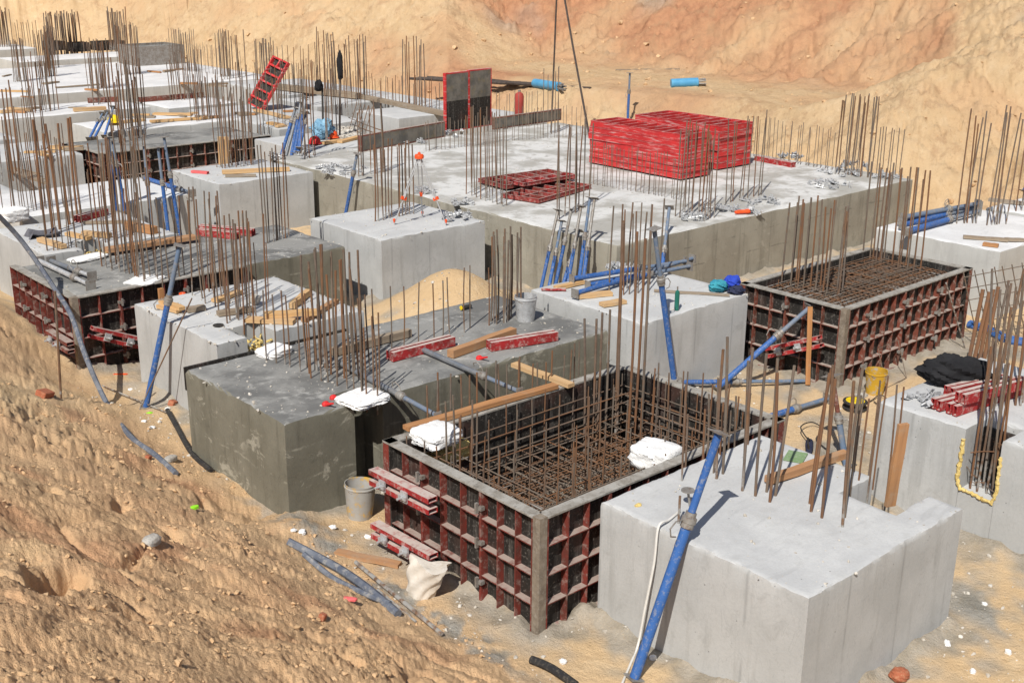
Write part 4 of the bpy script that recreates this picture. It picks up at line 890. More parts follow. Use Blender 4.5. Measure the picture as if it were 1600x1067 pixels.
# red panel leaning on the corner block
pA = P(410, 174, 1.26); pB = PX(452, 99, pA.x + 0.9); L = (pB - pA).length
t = thing('formwork_shutter', 'narrow bright red ladder like panel leaning on the light cube block', 'form panel', pA, aim(pA, pB, Vector((-1, 0, .2)))); mb = MB(); W = 0.95
mb.box(0, L, 0, .06, -.05, .05).box(0, L, W - .06, W, -.05, .05).box(0, .05, .061, W - .061, -.05, .05).box(L - .05, L, .061, W - .061, -.05, .05)
for k in range(1, 6): mb.box(L * k / 6 - .03, L * k / 6 + .03, .061, W - .061, -.045, .045)
mb.box(L * 5 / 6 + .031, L - .051, W / 2 - .03, W / 2 + .03, -.045, .045)
mb.build('frame', 'bright_red_steel', t); MB().box(.051, L - .051, .061, W - .061, -.07, -.051).build('plywood', 'black_plywood', t)
b0 = P(1182, 246, 1.27); b1 = P(1240, 256, 1.27); tube_beam((1182, 247), (1240, 258), 1.25, 'red form strip lying along the rear right edge of the slab')
# black form boxes far left and dark panel
for i, (px, py, w) in enumerate(((77, 80, 'left small black form box on the far block'), (116, 82, 'middle small black form box on the far block'), (154, 80, 'right wide black form box on the far block'))):
    p = P(px, py, 1.25); bx = MB(); ww = 1.4 if i == 2 else 0.8
    bx.box(0, ww, 0, .05, 0, .42).box(0, ww, .75, .8, 0, .42).box(0, .05, .051, .749, 0, .42).box(ww - .05, ww, .051, .749, 0, .42)
    single(bx, 'shutter_box', 'black_plywood', w, 'form box', p, None, qz(0.05))
t = thing('formwork_box', 'small dark dusty form box with rusty bars on top on the white slab', 'formwork', P(214, 104, 1.25)); mb = MB(); mb.box(0, 2.2, 0, .06, 0, .8).box(0, 2.2, 1.7, 1.76, 0, .8).box(0, .06, .061, 1.699, 0, .8).box(2.14, 2.2, .061, 1.699, 0, .8)
mb.build('side_panel', 'dusty_steel', t); MB().box(.061, 2.139, .061, 1.699, .3, .7).build('fill', 'fresh_concrete', t)
plank((137, 156), (182, 158), z1, .1, .22, 'black edged steel form beam with red end on the long far block', 'black_rubber') if False else None
for a, b, w in (((137, 157), (185, 155), 'dark steel beam with a red end lying on the helmet row'), ((218, 156), (318, 148), 'long black steel beam lying on the low square block')):
    tube_beam(a, b, 1.26, w, None, .06, .16, 'rusty_form')

# ------------------------------------------------------------------ survey tripod
def tripod():
    top = PY(655, 244, 17.55); feet = [P(616, 350, 1.27), P(697, 351, 1.27), P(660, 338, 1.27)]
    t = thing('survey_tripod', 'silver and orange survey tripod standing on the pale block', 'tripod', (top.x, top.y, 1.25)); o = t.location
    hub = MB(); hub.lathe([(0.03, -.05), (0.085, -.045), (0.09, 0.0), (0.075, .03), (.03, .035), (.025, .07), (.0001, .072)], 14, Matrix.Translation(top)); hub.build('head', 'orange_plastic', t, off=o)
    for f in feet:
        d = (f - top); s = d.cross(Vector((0, 0, 1))).normalized() * 0.035; a = top + d * 0.04; m = top + d * 0.62
        leg = MB(); leg.tube([a + s, m + s], .012, 8).tube([a - s, m - s], .009, 8).tube([m - d * .1, f], .011, 8); l = leg.build('leg', 'aluminium', t, off=o)
        cl = MB(); cl.box(-.05, .05, -.025, .025, -.03, .03, Matrix.Translation(m) @ aimz(m, f).to_matrix().to_4x4()); cl.build('clamp', 'orange_plastic', l, off=o)
        MB().lathe([(.0001, 0), (.022, .06), (.026, .09), (.015, .1)], 8, Matrix.Translation(f)).build('foot', 'orange_plastic', l, off=o)
tripod()

# ------------------------------------------------------------------ buckets, helmets, bottles, cylinders
def bucket(p, label, mat, h=0.36, r0=0.125, r1=0.155, lean=None, fill=None, sc=1.0):
    t = thing('bucket', label, 'bucket', p, lean); h *= sc; r0 *= sc; r1 *= sc
    MB().lathe([(.0001, .0), (r0, .0), (r0 + (r1 - r0) * .5, h * .5), (r1, h - .05), (r1 + .008, h - .045), (r1 + .008, h - .03), (r1, h - .025), (r1 + .004, h), (r1 - .004, h), (r0 - .006, .02), (.0001, .018)], 22).build('shell', mat, t)
    b = MB(); b.tube([(r1 * math.cos(a) * 1.03, -.02 - .10 * math.sin(a) , h - .05 - .11 * math.sin(a) * .4) for a in np.linspace(0, math.pi, 9)], .005, 5); b.build('handle', 'dusty_steel', t)
    return t
bucket(on(562, 806), 'grey cement crusted bucket with orange paint on sand by the wet slab', 'grey_bucket', lean=Quaternion((0, 1, 0), 0.06), sc=1.15)
bucket(on(1366, 614), 'yellow paint bucket standing by the mesh filled formwork box', 'yellow_bucket_paint', sc=1.0)
bucket(P(821, 500, 1.255), 'galvanised metal pail at the back corner of the wet slab', 'galvanised', sc=1.0)
def helmet(p, label, mat, s=1.0):
    t = thing('hard_hat', label, 'helmet', p, qz(random.uniform(0, 6)))
    MB().lathe([(.125 * s, .03 * s), (.128 * s, .06 * s), (.115 * s, .11 * s), (.08 * s, .15 * s), (.03 * s, .168 * s), (.0001, .17 * s)], 18).build('shell', mat, t)
    MB().lathe([(.127 * s, .02 * s), (.15 * s, .012 * s), (.155 * s, .018 * s), (.127 * s, .032 * s)], 18).build('brim', mat, t)
    return t
helmet(P(178, 192, 1.32), 'yellow hard hat on a plank of the far helmet block', 'yellow_plastic', 1.35); helmet(P(518, 216, 1.27), 'orange hard hat beside the light blue bag', 'orange_plastic', 1.35); helmet(P(492, 225, 1.27), 'red hard hat in front of the light blue bag', 'red_plastic', 1.2)
def cyl(p, q, r, name, mat, label, cat, cap=None, rot=None):
    A = Vector(p); B = Vector(q); L = (B - A).length; t = thing(name, label, cat, A, aimz(A, B))
    MB().lathe([(r * .9, 0), (r, .02), (r, L * .82), (r * .8, L * .93), (r * .35, L * .97), (r * .3, L)], 16).build('body', mat, t)
    MB().lathe([(r * .32, L + .001), (r * .32, L + .05), (.0001, L + .055)], 10).build('valve', cap or 'dusty_steel', t); return t
g = P(811, 184, 1.25); cyl(g, g + Vector((0, 0, .78)), .14, 'gas_cylinder', 'gas_red', 'dull red gas cylinder standing behind the slab', 'cylinder')
g = P(1057, 484, 1.26); cyl(g, g + Vector((0, 0, .30)), .035, 'bottle', 'bottle_green', 'dark green bottle standing on the cloth block', 'bottle')
def pipe_roll(a, b, z, label, r):
    A = on(a[0], a[1] + 5) + Vector((0, 0, r * .8)); B = on(b[0], b[1] + 5) + Vector((0, 0, r * .8)); L = (B - A).length; t = thing('pipe_roll', label, 'pipe', A, aimz(A, B))
    MB().lathe([(r * .6, 0), (r, .002), (r * 1.02, L * .5), (r, L), (r * .6, L - .002), (r * .55, L - .2)], 16).build('roll', 'pale_blue_plastic', t)
    e = MB(); [e.tube([(r * .4 * math.cos(k), r * .4 * math.sin(k), L - .1), (r * .7 * math.cos(k), r * .7 * math.sin(k), L + .25)], .03, 6) for k in range(6)]; e.build('strap_ends', 'dusty_steel', t)
def zt(px, py): return on(px, py).z + .15
pipe_roll((836, 131), (874, 137), zt(855, 140), 'pale blue pipe roll lying by the steel bars on the terrace', .15); pipe_roll((1048, 132), (1090, 130), zt(1070, 138), 'blue pipe roll with strapped end on the sandy terrace', .15)
zz = zt(760, 128) + .0
for i in range(8):
    A = P(640 + 14 * i, 123 - (i % 3), zz); B = P(860 + 9 * i, 130 + 1.2 * i, zz + .02 * i); rr = MB(); rr.tube([A - A, (A + B) / 2 - A + Vector((0, 0, -.05)), B - A], .05, 6)
    single(rr, 'steel_bar', 'chain_steel', 'long dark steel bar lying on the terrace behind the black board', 'steel bar', A, 'steel bars lying on the terrace')
# ------------------------------------------------------------------ cloth, foam, sacks
def lump(name, mat, label, cat, p, sx, sy, h, seed, rough=0.25, group=None, box=0.0, rot=0.0, dome=True, n=26):
    """a crumpled or broken lump: closed surface"""
    u = np.linspace(0, 2 * np.pi, n * 2, endpoint=False); v = np.linspace(0.02, np.pi - 0.02, n); U, V = np.meshgrid(u, v)
    cx, cy, cz = np.cos(U) * np.sin(V), np.sin(U) * np.sin(V), np.cos(V)
    if box: k = box; m = (np.abs(cx) ** k + np.abs(cy) ** k + np.abs(cz) ** k) ** (-1 / k); cx, cy, cz = cx * m, cy * m, cz * m
    d = 1 + rough * (fbm(cx * 1.7 + seed + cz * 2.1, cy * 1.7 - cz * 1.6 + seed, 4, .55) + 0.6 * np.abs(perlin(cx * 3 + seed * 2, cy * 3 + cz * 3)))
    X = cx * d * sx / 2; Y = cy * d * sy / 2; Z = (cz * d * 0.5 + 0.5) * h; Z = np.maximum(Z, 0.0) - 0.01
    co = np.stack([X, Y, Z], -1).reshape(-1, 3); m2 = 2 * n; f = []
    for i in range(n - 1):
        for k in range(m2): f.append((i * m2 + k, i * m2 + (k + 1) % m2, (i + 1) * m2 + (k + 1) % m2, (i + 1) * m2 + k))
    f += [tuple(range(m2 - 1, -1, -1)), tuple(range((n - 1) * m2, n * m2))]
    mb = MB(); mb.add(co.tolist(), f, True); return single(mb, name, mat, label, cat, Vector(p), group, qz(rot))
lump('cloth_bundle', 'teal_cloth', 'crumpled teal cloth at the edge of the cloth block', 'cloth', P(1122, 454, 1.26), .30, .26, .17, 3, .35); lump('cloth_bundle', 'blue_cloth', 'bright blue cloth behind the teal one', 'cloth', P(1143, 450, 1.27), .28, .24, .20, 5, .35); lump('cloth_bundle', 'navy_cloth', 'dark navy cloth hanging over the block edge', 'cloth', P(1150, 459, 1.24), .26, .22, .13, 8, .4)
lump('tarpaulin', 'black_cloth', 'black crumpled tarpaulin heaped on the red beam block', 'tarpaulin', (12.95, 6.42, 1.24), .78, .46, .38, 12, .30, rot=-.75)
def rag(p, label):
    mb = MB(); n = 16; v = []
    for i in range(n):
        for k in range(n):
            a = i / (n - 1); b = k / (n - 1); fold = .05 * math.sin(b * 9 + a * 2) + .03 * math.sin(a * 7)
            v.append((a * .75 - .2, b * .5 - .25 + .05 * math.sin(a * 5), (0.06 + fold if a > .38 else -(.38 - a) * 1.5 + fold * .6 + .06)))
    top = [(i * n + k, i * n + k + 1, (i + 1) * n + k + 1, (i + 1) * n + k) for i in range(n - 1) for k in range(n - 1)]
    m = len(v); v2 = [(x - .012, y, z - .014) for x, y, z in v]; f = top + [tuple(j + m for j in q[::-1]) for q in top]
    ed = [(k, k + 1) for k in range(n - 1)] + [((n - 1) * n + k + 1, (n - 1) * n + k) for k in range(n - 1)] + [((i + 1) * n, i * n) for i in range(n - 1)] + [(i * n + n - 1, (i + 1) * n + n - 1) for i in range(n - 1)]
    f += [(a, b, b + m, a + m) for a, b in ed]; mb.add(v + v2, f, True); return single(mb, 'coat', 'grey_cloth', label, 'coat', p, None, qz(-.15))
rag(P(38, 372, 1.25) + Vector((0.02, 0, 0)), 'grey coat hanging over the left edge of the step block')
def foam(p, sx, sy, h, label, seed, rot=0.0, mat='foam'): return lump('foam_block', mat, label, 'foam', p, sx, sy, h, seed, .13, None, 6.0, rot)
foam(P(567, 627, 1.25), .50, .46, .09, 'white foam pad stuck over the pocket of the wet slab', 21, .1); foam(P(428, 553, 1.25), .40, .34, .10, 'white foam pad at the left edge of the wet slab', 22, .3)
foam(P(681, 690, 1.16), .46, .42, .17, 'white foam block on the bars at the left end of the cage box', 23, .1); foam(P(1024, 728, 1.02), .42, .46, .26, 'white foam block wedged at the right rim of the cage box', 24, .2)
foam(P(700, 718, 0.86), .50, .30, .20, 'yellow hardened foam below the white block in the cage box', 25, .1, 'yellow_foam')
foam(P(226, 438, 1.25), .55, .45, .03, 'flat white foam sheet near the front edge of the formed slab', 26, .6); foam(P(137, 404, 1.25), .62, .3, .05, 'white foam sheet at the back edge of the formed slab', 27, .2)
foam(P(22, 345, 1.25), .5, .35, .25, 'white foam lump at the left end of the strip block', 28, .2)
single(MB().lathe([(.0001, 0), (.06, .02), (.085, .07), (.075, .12), (.03, .155), (.0001, .16)], 14), 'round_stone', 'stone', 'round pale stone beside the timber boards of the offcut block', 'stone', P(399, 476, 1.25))
single(MB().lathe([(.0001, 0), (.075, 0), (.075, .006), (.0001, .007)], 18), 'rubber_disc', 'black_rubber', 'dark disc lying flat on the offcut block', 'disc', P(341, 508, 1.262))
lump('plastic_bag', 'light_blue_bag', 'light blue filled plastic bag between the helmets', 'bag', P(505, 217, 1.26), .62, .5, .52, 31, .42)
def sack():
    p = on(655, 930); t = single(MB(), 'x', 'white_sack', '', '', p) if False else None
    n = 18; v = []
    for i in range(n):
        for k in range(2 * n):
            a = 2 * math.pi * k / (2 * n); b = i / (n - 1); r = .16 * (0.75 + .35 * b) * (1 + .14 * math.sin(3 * a + b * 5) + .08 * math.sin(7 * a - b * 8)); v.append((r * math.cos(a) * 1.1 + .08 * b * b, r * math.sin(a) * .62,   .40 * b * (1 + .10 * math.sin(2 * a + 1))))
    f = [(i * 2 * n + k, i * 2 * n + (k + 1) % (2 * n), (i + 1) * 2 * n + (k + 1) % (2 * n), (i + 1) * 2 * n + k) for i in range(n - 1) for k in range(2 * n)]
    f += [tuple(range(2 * n - 1, -1, -1)), tuple(range((n - 1) * 2 * n, n * 2 * n))]
    single(MB().add(v, f, True), 'paper_sack', 'white_sack', 'crumpled white sack standing on the sand by the cage box', 'sack', p, None, qz(-1.0) @ Quaternion((0, 1, 0), .15))
sack()
# ------------------------------------------------------------------ orange barrier tape roll / cone behind the offcut block
c0 = P(291, 455, 1.2)
cn = thing('traffic_cone', 'orange cone leaning in the gap before the formed slab', 'cone', Vector((c0.x - .05, 16.3, .02))); MB().lathe([(.16, .03), (.05, 1.15), (.035, 1.16), (.0001, 1.16)], 16).build('cone', 'orange_plastic', cn); MB().box(-.2, .2, -.2, .2, 0, .028).build('base', 'black_rubber', cn)
# ------------------------------------------------------------------ clamp heaps: each clamp its own object
def clamp_mesh():
    mb = MB(); mb.tube([(-.13, 0, .02), (0, 0, .022), (.13, 0, .02)], .011, 6).box(-.05, .05, -.05, .05, .0, .012).box(.06, .075, -.03, .03, 0, .07).box(-.075, -.06, -.03, .03, 0, .07).tube([(0, -.07, .05), (0, .07, .05)], .012, 6)
    me = mb.build('formwork_clamp', 'galvanised'); d = me.data; bpy.data.objects.remove(me); return d
CM = clamp_mesh()
def heap(px, py, n, spread, label, group, z=1.255, hh=.12, upr=.25):
    c = P(px, py, z)
    for k in range(n):
        a = random.uniform(0, 6.28); rr = spread * math.sqrt(random.random()); o = bpy.data.objects.new('formwork_clamp', CM); COL.objects.link(o)
        o.location = c + Vector((rr * math.cos(a), rr * math.sin(a), random.random() * hh * (1 - rr / spread)))
        o.rotation_mode = 'QUATERNION'; o.rotation_quaternion = Quaternion((0, 0, 1), random.uniform(0, 6.28)) @ Quaternion((0, 1, 0), (1.4 if random.random() < upr else random.uniform(-.5, .5))) @ Quaternion((1, 0, 0), random.uniform(-.5, .5))
        tag(o, label, 'clamp', group)
for px, py, n, sp, w in ((640, 220, 18, .7, 'grey steel clamp in the heap before the low red edged strip'), (700, 210, 10, .6, 'grey steel clamp in the heap at the foot of the tall black board'), (532, 266, 20, .6, 'grey steel clamp in the heap on the left corner of the slab'), (455, 246, 12, .6, 'grey steel clamp in the heap under the prop block bundle'),
                         (1296, 290, 12, .45, 'grey steel clamp in the heap near the right edge of the slab'), (1312, 272, 12, .5, 'grey steel clamp in the heap at the tall bars right on the slab'), (1380, 277, 12, .35, 'grey steel clamp in the heap at the right corner of the slab'), (1240, 248, 8, .4, 'grey steel clamp in the heap by the red strip at the slab back'),
                         (1082, 342, 12, .28, 'grey steel clamp in the heap near the front edge of the slab'), (1120, 330, 8, .3, 'grey steel clamp beside the bars at the slab front'), (1190, 316, 12, .35, 'grey steel clamp in the heap by the orange grinder'), (1165, 330, 6, .4, 'grey steel clamp strewn left of the orange grinder'),
                         (970, 424, 12, .28, 'grey steel clamp heaped on the props of the cloth block'), (715, 342, 12, .35, 'grey steel clamp lying by the right tripod foot'), (720, 318, 6, .3, 'grey steel clamp lying on the slab near the tripod'), (665, 300, 10, .3, 'grey steel clamp piled behind the tripod'),
                         (1445, 625, 10, .25, 'grey steel clamp scattered at the left of the red beam block'), (1330, 262, 8, .5, 'grey steel clamp at the tall right bars on the slab')):
    heap(px, py, n, sp, w, 'heap: ' + w[22:] if False else 'clamps ' + w.split('clamp', 1)[1].strip())
# ------------------------------------------------------------------ cables, hoses, rods
def hose(pts, r, name, mat, label, cat, n=8):
    c = [Vector(p) for p in pts]; out = []
    for i in range(len(c) - 1):
        p0, p1, p2, p3 = c[max(0, i - 1)], c[i], c[i + 1], c[min(len(c) - 1, i + 2)]
        for k in range(8):
            t = k / 8; out.append(0.5 * ((2 * p1) + (p2 - p0) * t + (2 * p0 - 5 * p1 + 4 * p2 - p3) * t * t + (3 * p1 - p0 - 3 * p2 + p3) * t ** 3))
    out.append(c[-1]); o = out[0]; return single(MB().tube([p - o for p in out], r, n), name, mat, label, cat, o)
hose([PX(-40, 300, 5.4), PX(30, 372, 6.0), P(88, 455, 1.33), PX(112, 495, 6.2), PX(135, 560, 6.0), PX(168, 632, 6.0), on(205, 686, .03), on(240, 712, .03), on(275, 742, .02)], .036, 'layflat_hose', 'dark_hose', 'dark grey blue hose slung down over the formed slab to the bank', 'hose')
hose([on(450, 850, .03), on(480, 868, .05), on(530, 895, .05), on(575, 925, .04), on(622, 962, .02)], .045, 'layflat_hose', 'dark_hose', 'dusty dark hose lying along the foot of the bank', 'hose')
hose([on(475, 872, .05), on(520, 905, .02), on(575, 935, .04), on(610, 950, .05)], .03, 'layflat_hose', 'dark_hose', 'thin second hose beside the dusty one at the bank foot', 'hose')
hose([on(262, 645, .04), on(276, 670, .04), on(300, 712, .04), on(330, 738, .03)], .035, 'cable', 'black_rubber', 'black cable end lying by the left face of the wet slab', 'cable')
hose([on(830, 1036, .04), on(862, 1050, .04), on(900, 1075, .03)], .04, 'cable', 'black_rubber', 'black rubber hose at the bottom edge before the large front block', 'hose')
hose([P(1062, 798, 1.27), P(1045, 812, 1.28), PX(1029, 823, 7.43), PX(1022, 880, 7.40), PX(1008, 950, 7.36), on(997, 1010, .03), on(985, 1040, .02), on(970, 1075, .02)], .012, 'cable', 'white_plastic', 'thin white cable hanging down the face of the large front block', 'cable', 6)
def rodt(A, B, r, label, mat='rusty_rebar', cat='steel bar'):
    A = Vector(A); B = Vector(B); return single(MB().tube([(0, 0, 0), (B - A) / 2, B - A], r, 7), 'loose_bar', mat, label, cat, A)
rodt(on(556, 886, .06), on(690, 994, .03), .022, 'rusty bar lying on the ground before the cage box'); rodt(on(590, 925, .03), on(650, 975, .03), .014, 'short thin rusty bar beside the long one at the bank foot')
rodt(on(95, 622, -.05), PX(86, 455, on(95, 622).x + .05), .016, 'rusty bar standing upright in the left bank'); rodt(on(218, 640), PX(300, 466, 7.0), .010, 'thin bar leaning by the offcut block prop'); rodt(on(160, 607, .05), on(262, 650, .05), .010, 'thin rusty bar lying by the foot of the leaning prop')
rodt(P(1060, 818, 1.25), P(1060, 818, 1.25) + Vector((0, 0, .28)), .012, 'short rusty pin standing on the large front block'); 
pn = P(1078, 790, 1.26); t = thing('steel_plate_pin', 'short pin with a round steel plate on the large front block', 'pin', pn); MB().tube([(0, 0, 0), (-.03, 0.01, .16)], .012, 8).build('pin', 'dusty_steel', t); MB().lathe([(.0001, .161), (.065, .161), (.065, .172), (.0001, .173)], 16, Matrix.Translation((-.03, .01, 0))).build('plate', 'dusty_steel', t)
# hanging sling of a crane that stands outside the picture
sl = thing('crane_sling', 'two legged dark wire sling hanging from above onto the slab', 'crane sling', P(862, 208, 1.25)); H0 = PX(872, -60, P(862, 208, 1.25).x + .2); H0 = Vector((H0.x, H0.y, H0.z))
for q in (P(861, 208, 1.25), P(921, 214, 1.9)): MB().tube([H0, (H0 + q) / 2 + Vector((0, 0, -.05)), q], .028, 6).build('wire_leg', 'chain_steel', sl, off=sl.location)
# leaning thick bar bundle and mesh at the right
for i, (a, b) in enumerate((((1506, 572), (1536, 452)), ((1513, 574), (1546, 456)), ((1522, 574), (1552, 452)), ((1530, 570), (1560, 448)))):
    A = on(a[0], a[1] + 30); rodt(A, PX(b[0], b[1], A.x + .35), .03, ['leftmost', 'second', 'third', 'rightmost'][i] + ' thick rusty bar of the leaning bundle by the black tarpaulin', 'orange_rebar')
mt = thing('leaning_mesh', 'grey bar mesh leaning sideways beyond the mesh filled formwork box', 'bar mesh', on(1560, 540))
def mrod(nm, a, b, r): rod(mt, nm, a, b, r, 100, 'grey_rebar')
m0 = on(1530, 545); mX = Vector((2.6, -1.3, 0)); 
for k in range(17): p = m0 + mX * (k / 16) * 1.0 + Vector((0, 0, 0.05)); mrod('upright_bar', p, p + Vector((-.35 + random.gauss(0, .05), .28, 1.25 + .25 * k / 16)), .011)
for k in range(6): z = .25 + .19 * k; p = m0 + Vector((-.28 * z, .22 * z, z + .02)); mrod('cross_bar', p, p + mX * 1.0 + Vector((0, 0, .1 + .05 * k)), .009)
for a, b, w in (((1570, 520), (1600, 420), 'thick'), ((1580, 560), (1598, 470), 'dark'), ((1558, 600), (1580, 480), 'tall')):
    rodt(on(a[0], a[1] + 40), PX(b[0], b[1], on(a[0], a[1] + 40).x + .1), .02, w + ' rusty bar standing among the bars at the right edge')
hose([on(1515, 512, .05), on(1545, 522, .06), on(1570, 535, .06), on(1600, 540, .05)], .09, 'plastic_pipe', 'blue_paint', 'blue plastic lying on the sand beyond the mesh filled box', 'pipe')
# dark stirrup frame leaning at the mesh box
st = PY(1360, 545, 8.95); q = [PY(1372, 545, 8.9), PY(1403, 531, 8.9), on(1416, 592, .02), on(1385, 608, .02)]
single(MB().tube([v - q[0] for v in q], .007, 5, closed=True), 'bent_stirrup', 'grey_rebar', 'bent wire stirrup leaning beside the yellow bucket', 'stirrup', q[0]); rodt(PY(1478, 442, 8.9), on(1508, 545), .012, 'thin bar leaning on the mesh filled formwork box')
# cable reel, grinder, small tools
cr = thing('cable_reel', 'yellow faced cable reel lying on the sand', 'cable reel', on(1335, 640, .02)); MB().lathe([(.0001, 0), (.17, 0), (.175, .02), (.12, .03), (.12, .09), (.175, .10), (.17, .12), (.14, .122)], 20).build('drum', 'black_rubber', cr); MB().lathe([(.135, .121), (.13, .128), (.0001, .129)], 20).build('face', 'yellow_plastic', cr)
hose([on(1348, 636, .04), on(1362, 628, .03), on(1375, 622, .05), on(1388, 630, .03), on(1378, 638, .03), on(1365, 630, .03)], .008, 'cable', 'black_rubber', 'thin black cable looped beside the yellow reel', 'cable', 5)
gr = thing('angle_grinder', 'small orange angle grinder lying near the slab edge', 'power tool', P(1160, 331, 1.30), qz(-.4)); MB().lathe([(.03, -.16), (.04, -.1), (.04, .06), (.05, .10), (.045, .16)], 10, Matrix.Rotation(math.pi / 2, 4, 'Y')).build('body', 'orange_plastic', gr); MB().lathe([(.0001, -.06), (.09, -.058), (.09, -.052), (.0001, -.05)], 16, Matrix.Translation((.15, 0, 0))).build('disc', 'dusty_steel', gr)
gt = thing('cutting_tool', 'dark teal power tool with tangled cord on the sand', 'power tool', on(1264, 702, .05), qz(.6)); MB().lathe([(.035, -.2), (.05, -.1), (.055, .05), (.05, .14), (.02, .2)], 10, Matrix.Rotation(math.pi / 2, 4, 'Y')).build('body', 'navy_cloth', gt); MB().tube([(-.18, 0, 0), (-.2, .02, .1), (-.05, .03, .13), (.05, 0, .05)], .014, 6).build('handle', 'black_rubber', gt)
hose([on(1262, 696, .08), on(1250, 680, .12), on(1268, 668, .08), on(1285, 676, .05), on(1275, 690, .04), on(1290, 704, .03)], .009, 'cable', 'black_rubber', 'black cord coiled over the teal power tool', 'cable', 5)
gp = P(1243, 714, 1.262); single(MB().box(-.13, .13, -.10, .10, 0, .012), 'metal_plate', 'green_plate', 'small green plate lying on the back of the large front block', 'plate', gp, None, qz(.4)); lump('putty_blob', 'yellow_foam', 'tiny yellow spot of foam on the large front block', 'foam', P(997, 790, 1.255), .07, .05, .03, 41, .4)
tl = thing('tube_torch', 'small dark cylinder with yellow end on the wet slab', 'torch', P(721, 481, 1.30), aimz(P(721, 481, 1.30), P(734, 478, 1.30))); MB().lathe([(.028, 0), (.028, .17), (.02, .175)], 12).build('body', 'black_rubber', tl); MB().lathe([(.0001, -.012), (.032, -.01), (.032, -.001), (.0001, 0)], 12).build('end_cap', 'yellow_plastic', tl)
for px, py, w in ((522, 622, 'red cap nut beside the foam pad of the wet slab'), (510, 632, 'rusty red cap nut at the edge of the wet slab'), (750, 560, 'red cap nut by the grey prop on the wet slab')):
    t = thing('cap_nut', w, 'nut', P(px, py, 1.262), Quaternion((1, 0, 0), 1.2)); MB().lathe([(.0001, -.03), (.045, -.03), (.045, 0), (.028, .01), (.016, .06), (.012, .15), (.0001, .152)], 10).build('nut', 'red_plastic', t)
# things on the bank
def brick(px, py, label, mat='brick', s=(.12, .10, .09), rot=.5): 
    mb = MB(); M = Matrix.Rotation(.3, 4, 'X') @ Matrix.Rotation(.25, 4, 'Y'); mb.box(-s[0] / 2, s[0] / 2, -s[1] / 2, s[1] / 2, -s[2] / 2, s[2] / 2, M); o = single(mb, 'brick_piece', mat, label, 'brick', on(px, py, s[2] * .3), None, qz(rot))
    b = o.modifiers.new('bevel', 'BEVEL'); b.width = .012; b.segments = 2; return o
brick(70, 622, 'broken orange brick lying on the left bank', s=(.20, .15, .13)); brick(232, 716, 'small red brick chip by the hose on the bank', s=(.08, .06, .05)); brick(270, 632, 'red brick piece at the foot of the offcut block', s=(.12, .09, .08)); brick(504, 966, 'small brown brick chip on the lower bank', s=(.07, .06, .06))
lump('stone', 'stone', 'pale angular stone on the middle of the bank', 'stone', on(237, 852), .17, .12, .10, 51, .10, None, 3.0, .4); lump('stone', 'stone', 'grey stone half buried beside the hose end', 'stone', on(668, 725) if False else on(266, 722), .2, .11, .09, 52, .1, None, 3.0, .4)
lump('plastic_scrap', 'lime_plastic', 'bright lime green plastic scrap on the bank', 'scrap', on(304, 793), .07, .05, .03, 53, .4, None, 5.0); lump('plastic_scrap', 'pink_plastic', 'pink red plastic strip lying on the lower bank', 'scrap', on(544, 936), .16, .05, .03, 54, .2, None, 4.0, -.9)
lump('plastic_scrap', 'orange_plastic', 'orange strip on the sand by the formed slab', 'scrap', on(187, 586), .22, .06, .03, 55, .3, None, 4.0, -.6); lump('plastic_scrap', 'lime_plastic', 'lime plastic shred at the prop foot by the offcut block', 'scrap', on(233, 646), .09, .06, .03, 56, .4)
plank((12, 580), (10, 556), 2.0, .08, .06, 'short timber stub standing in the bank at the left edge', 'orange_timber') if False else None
for i, (px, py) in enumerate(((458, 828), (472, 832), (575, 840), (520, 825), (250, 655), (262, 640), (238, 668), (225, 660), (204, 610), (1300, 1010), (1480, 1005), (1538, 945), (1575, 1020), (1520, 1050), (880, 1035), (1020, 1030))):
    lump('paper_scrap', 'foam', 'small scrap of white litter on the ground', 'litter', on(px, py), random.uniform(.05, .10), random.uniform(.04, .07), random.uniform(.02, .05), 60 + i, .45, 'white litter on the ground', 4.0, i, n=9)
lump('concrete_lump', 'brick', 'orange brown clay lump at the foot of the large front block', 'lump', on(1405, 1060), .2, .16, .11, 81, .2); lump('stone', 'stone', 'pale rubble stone beside the yellow bucket', 'stone', on(1345, 620), .2, .12, .05, 82, .4, None, 4.0)
# pockets with yellow foam edges and bent bars
for a, w in (((8.0, 19.9), 'tangle of yellow foam strips in the pocket of the step block'), ((7.62, 13.8), 'tangle of yellow foam and wire in the pocket of the offcut block')):
    mb = MB(); rr = random.Random(3)
    for k in range(80):
        p = Vector((a[0] + rr.uniform(-.2, .2), a[1] + rr.uniform(-.25, .18), rr.uniform(.75, 1.12))); mb.tube([p, p + Vector((rr.uniform(-.1, .1), rr.uniform(-.1, .1), rr.uniform(-.06, .06)))], rr.uniform(.010, .022), 5)
    o = mb.build('foam_tangle', 'yellow_foam', off=Vector((a[0], a[1], .7))); o.location = (a[0], a[1], .7); tag(o, w, 'foam')
mb = MB(); rr = random.Random(5)
def edge(p, q, n):
    for k in range(n):
        c = Vector(p).lerp(Vector(q), (k + .5) / n); s = rr.uniform(.012, .034); mb.lathe([(.0001, -s * .6), (s * .8, -s * .3), (s, .1 * s), (s * .6, s * .6), (.0001, s * .7)], 7, Matrix.Translation(c + Vector((rr.uniform(-.01, .01), rr.uniform(-.03, .03), rr.uniform(-.03, .03)))))
x = 11.775; loop = []
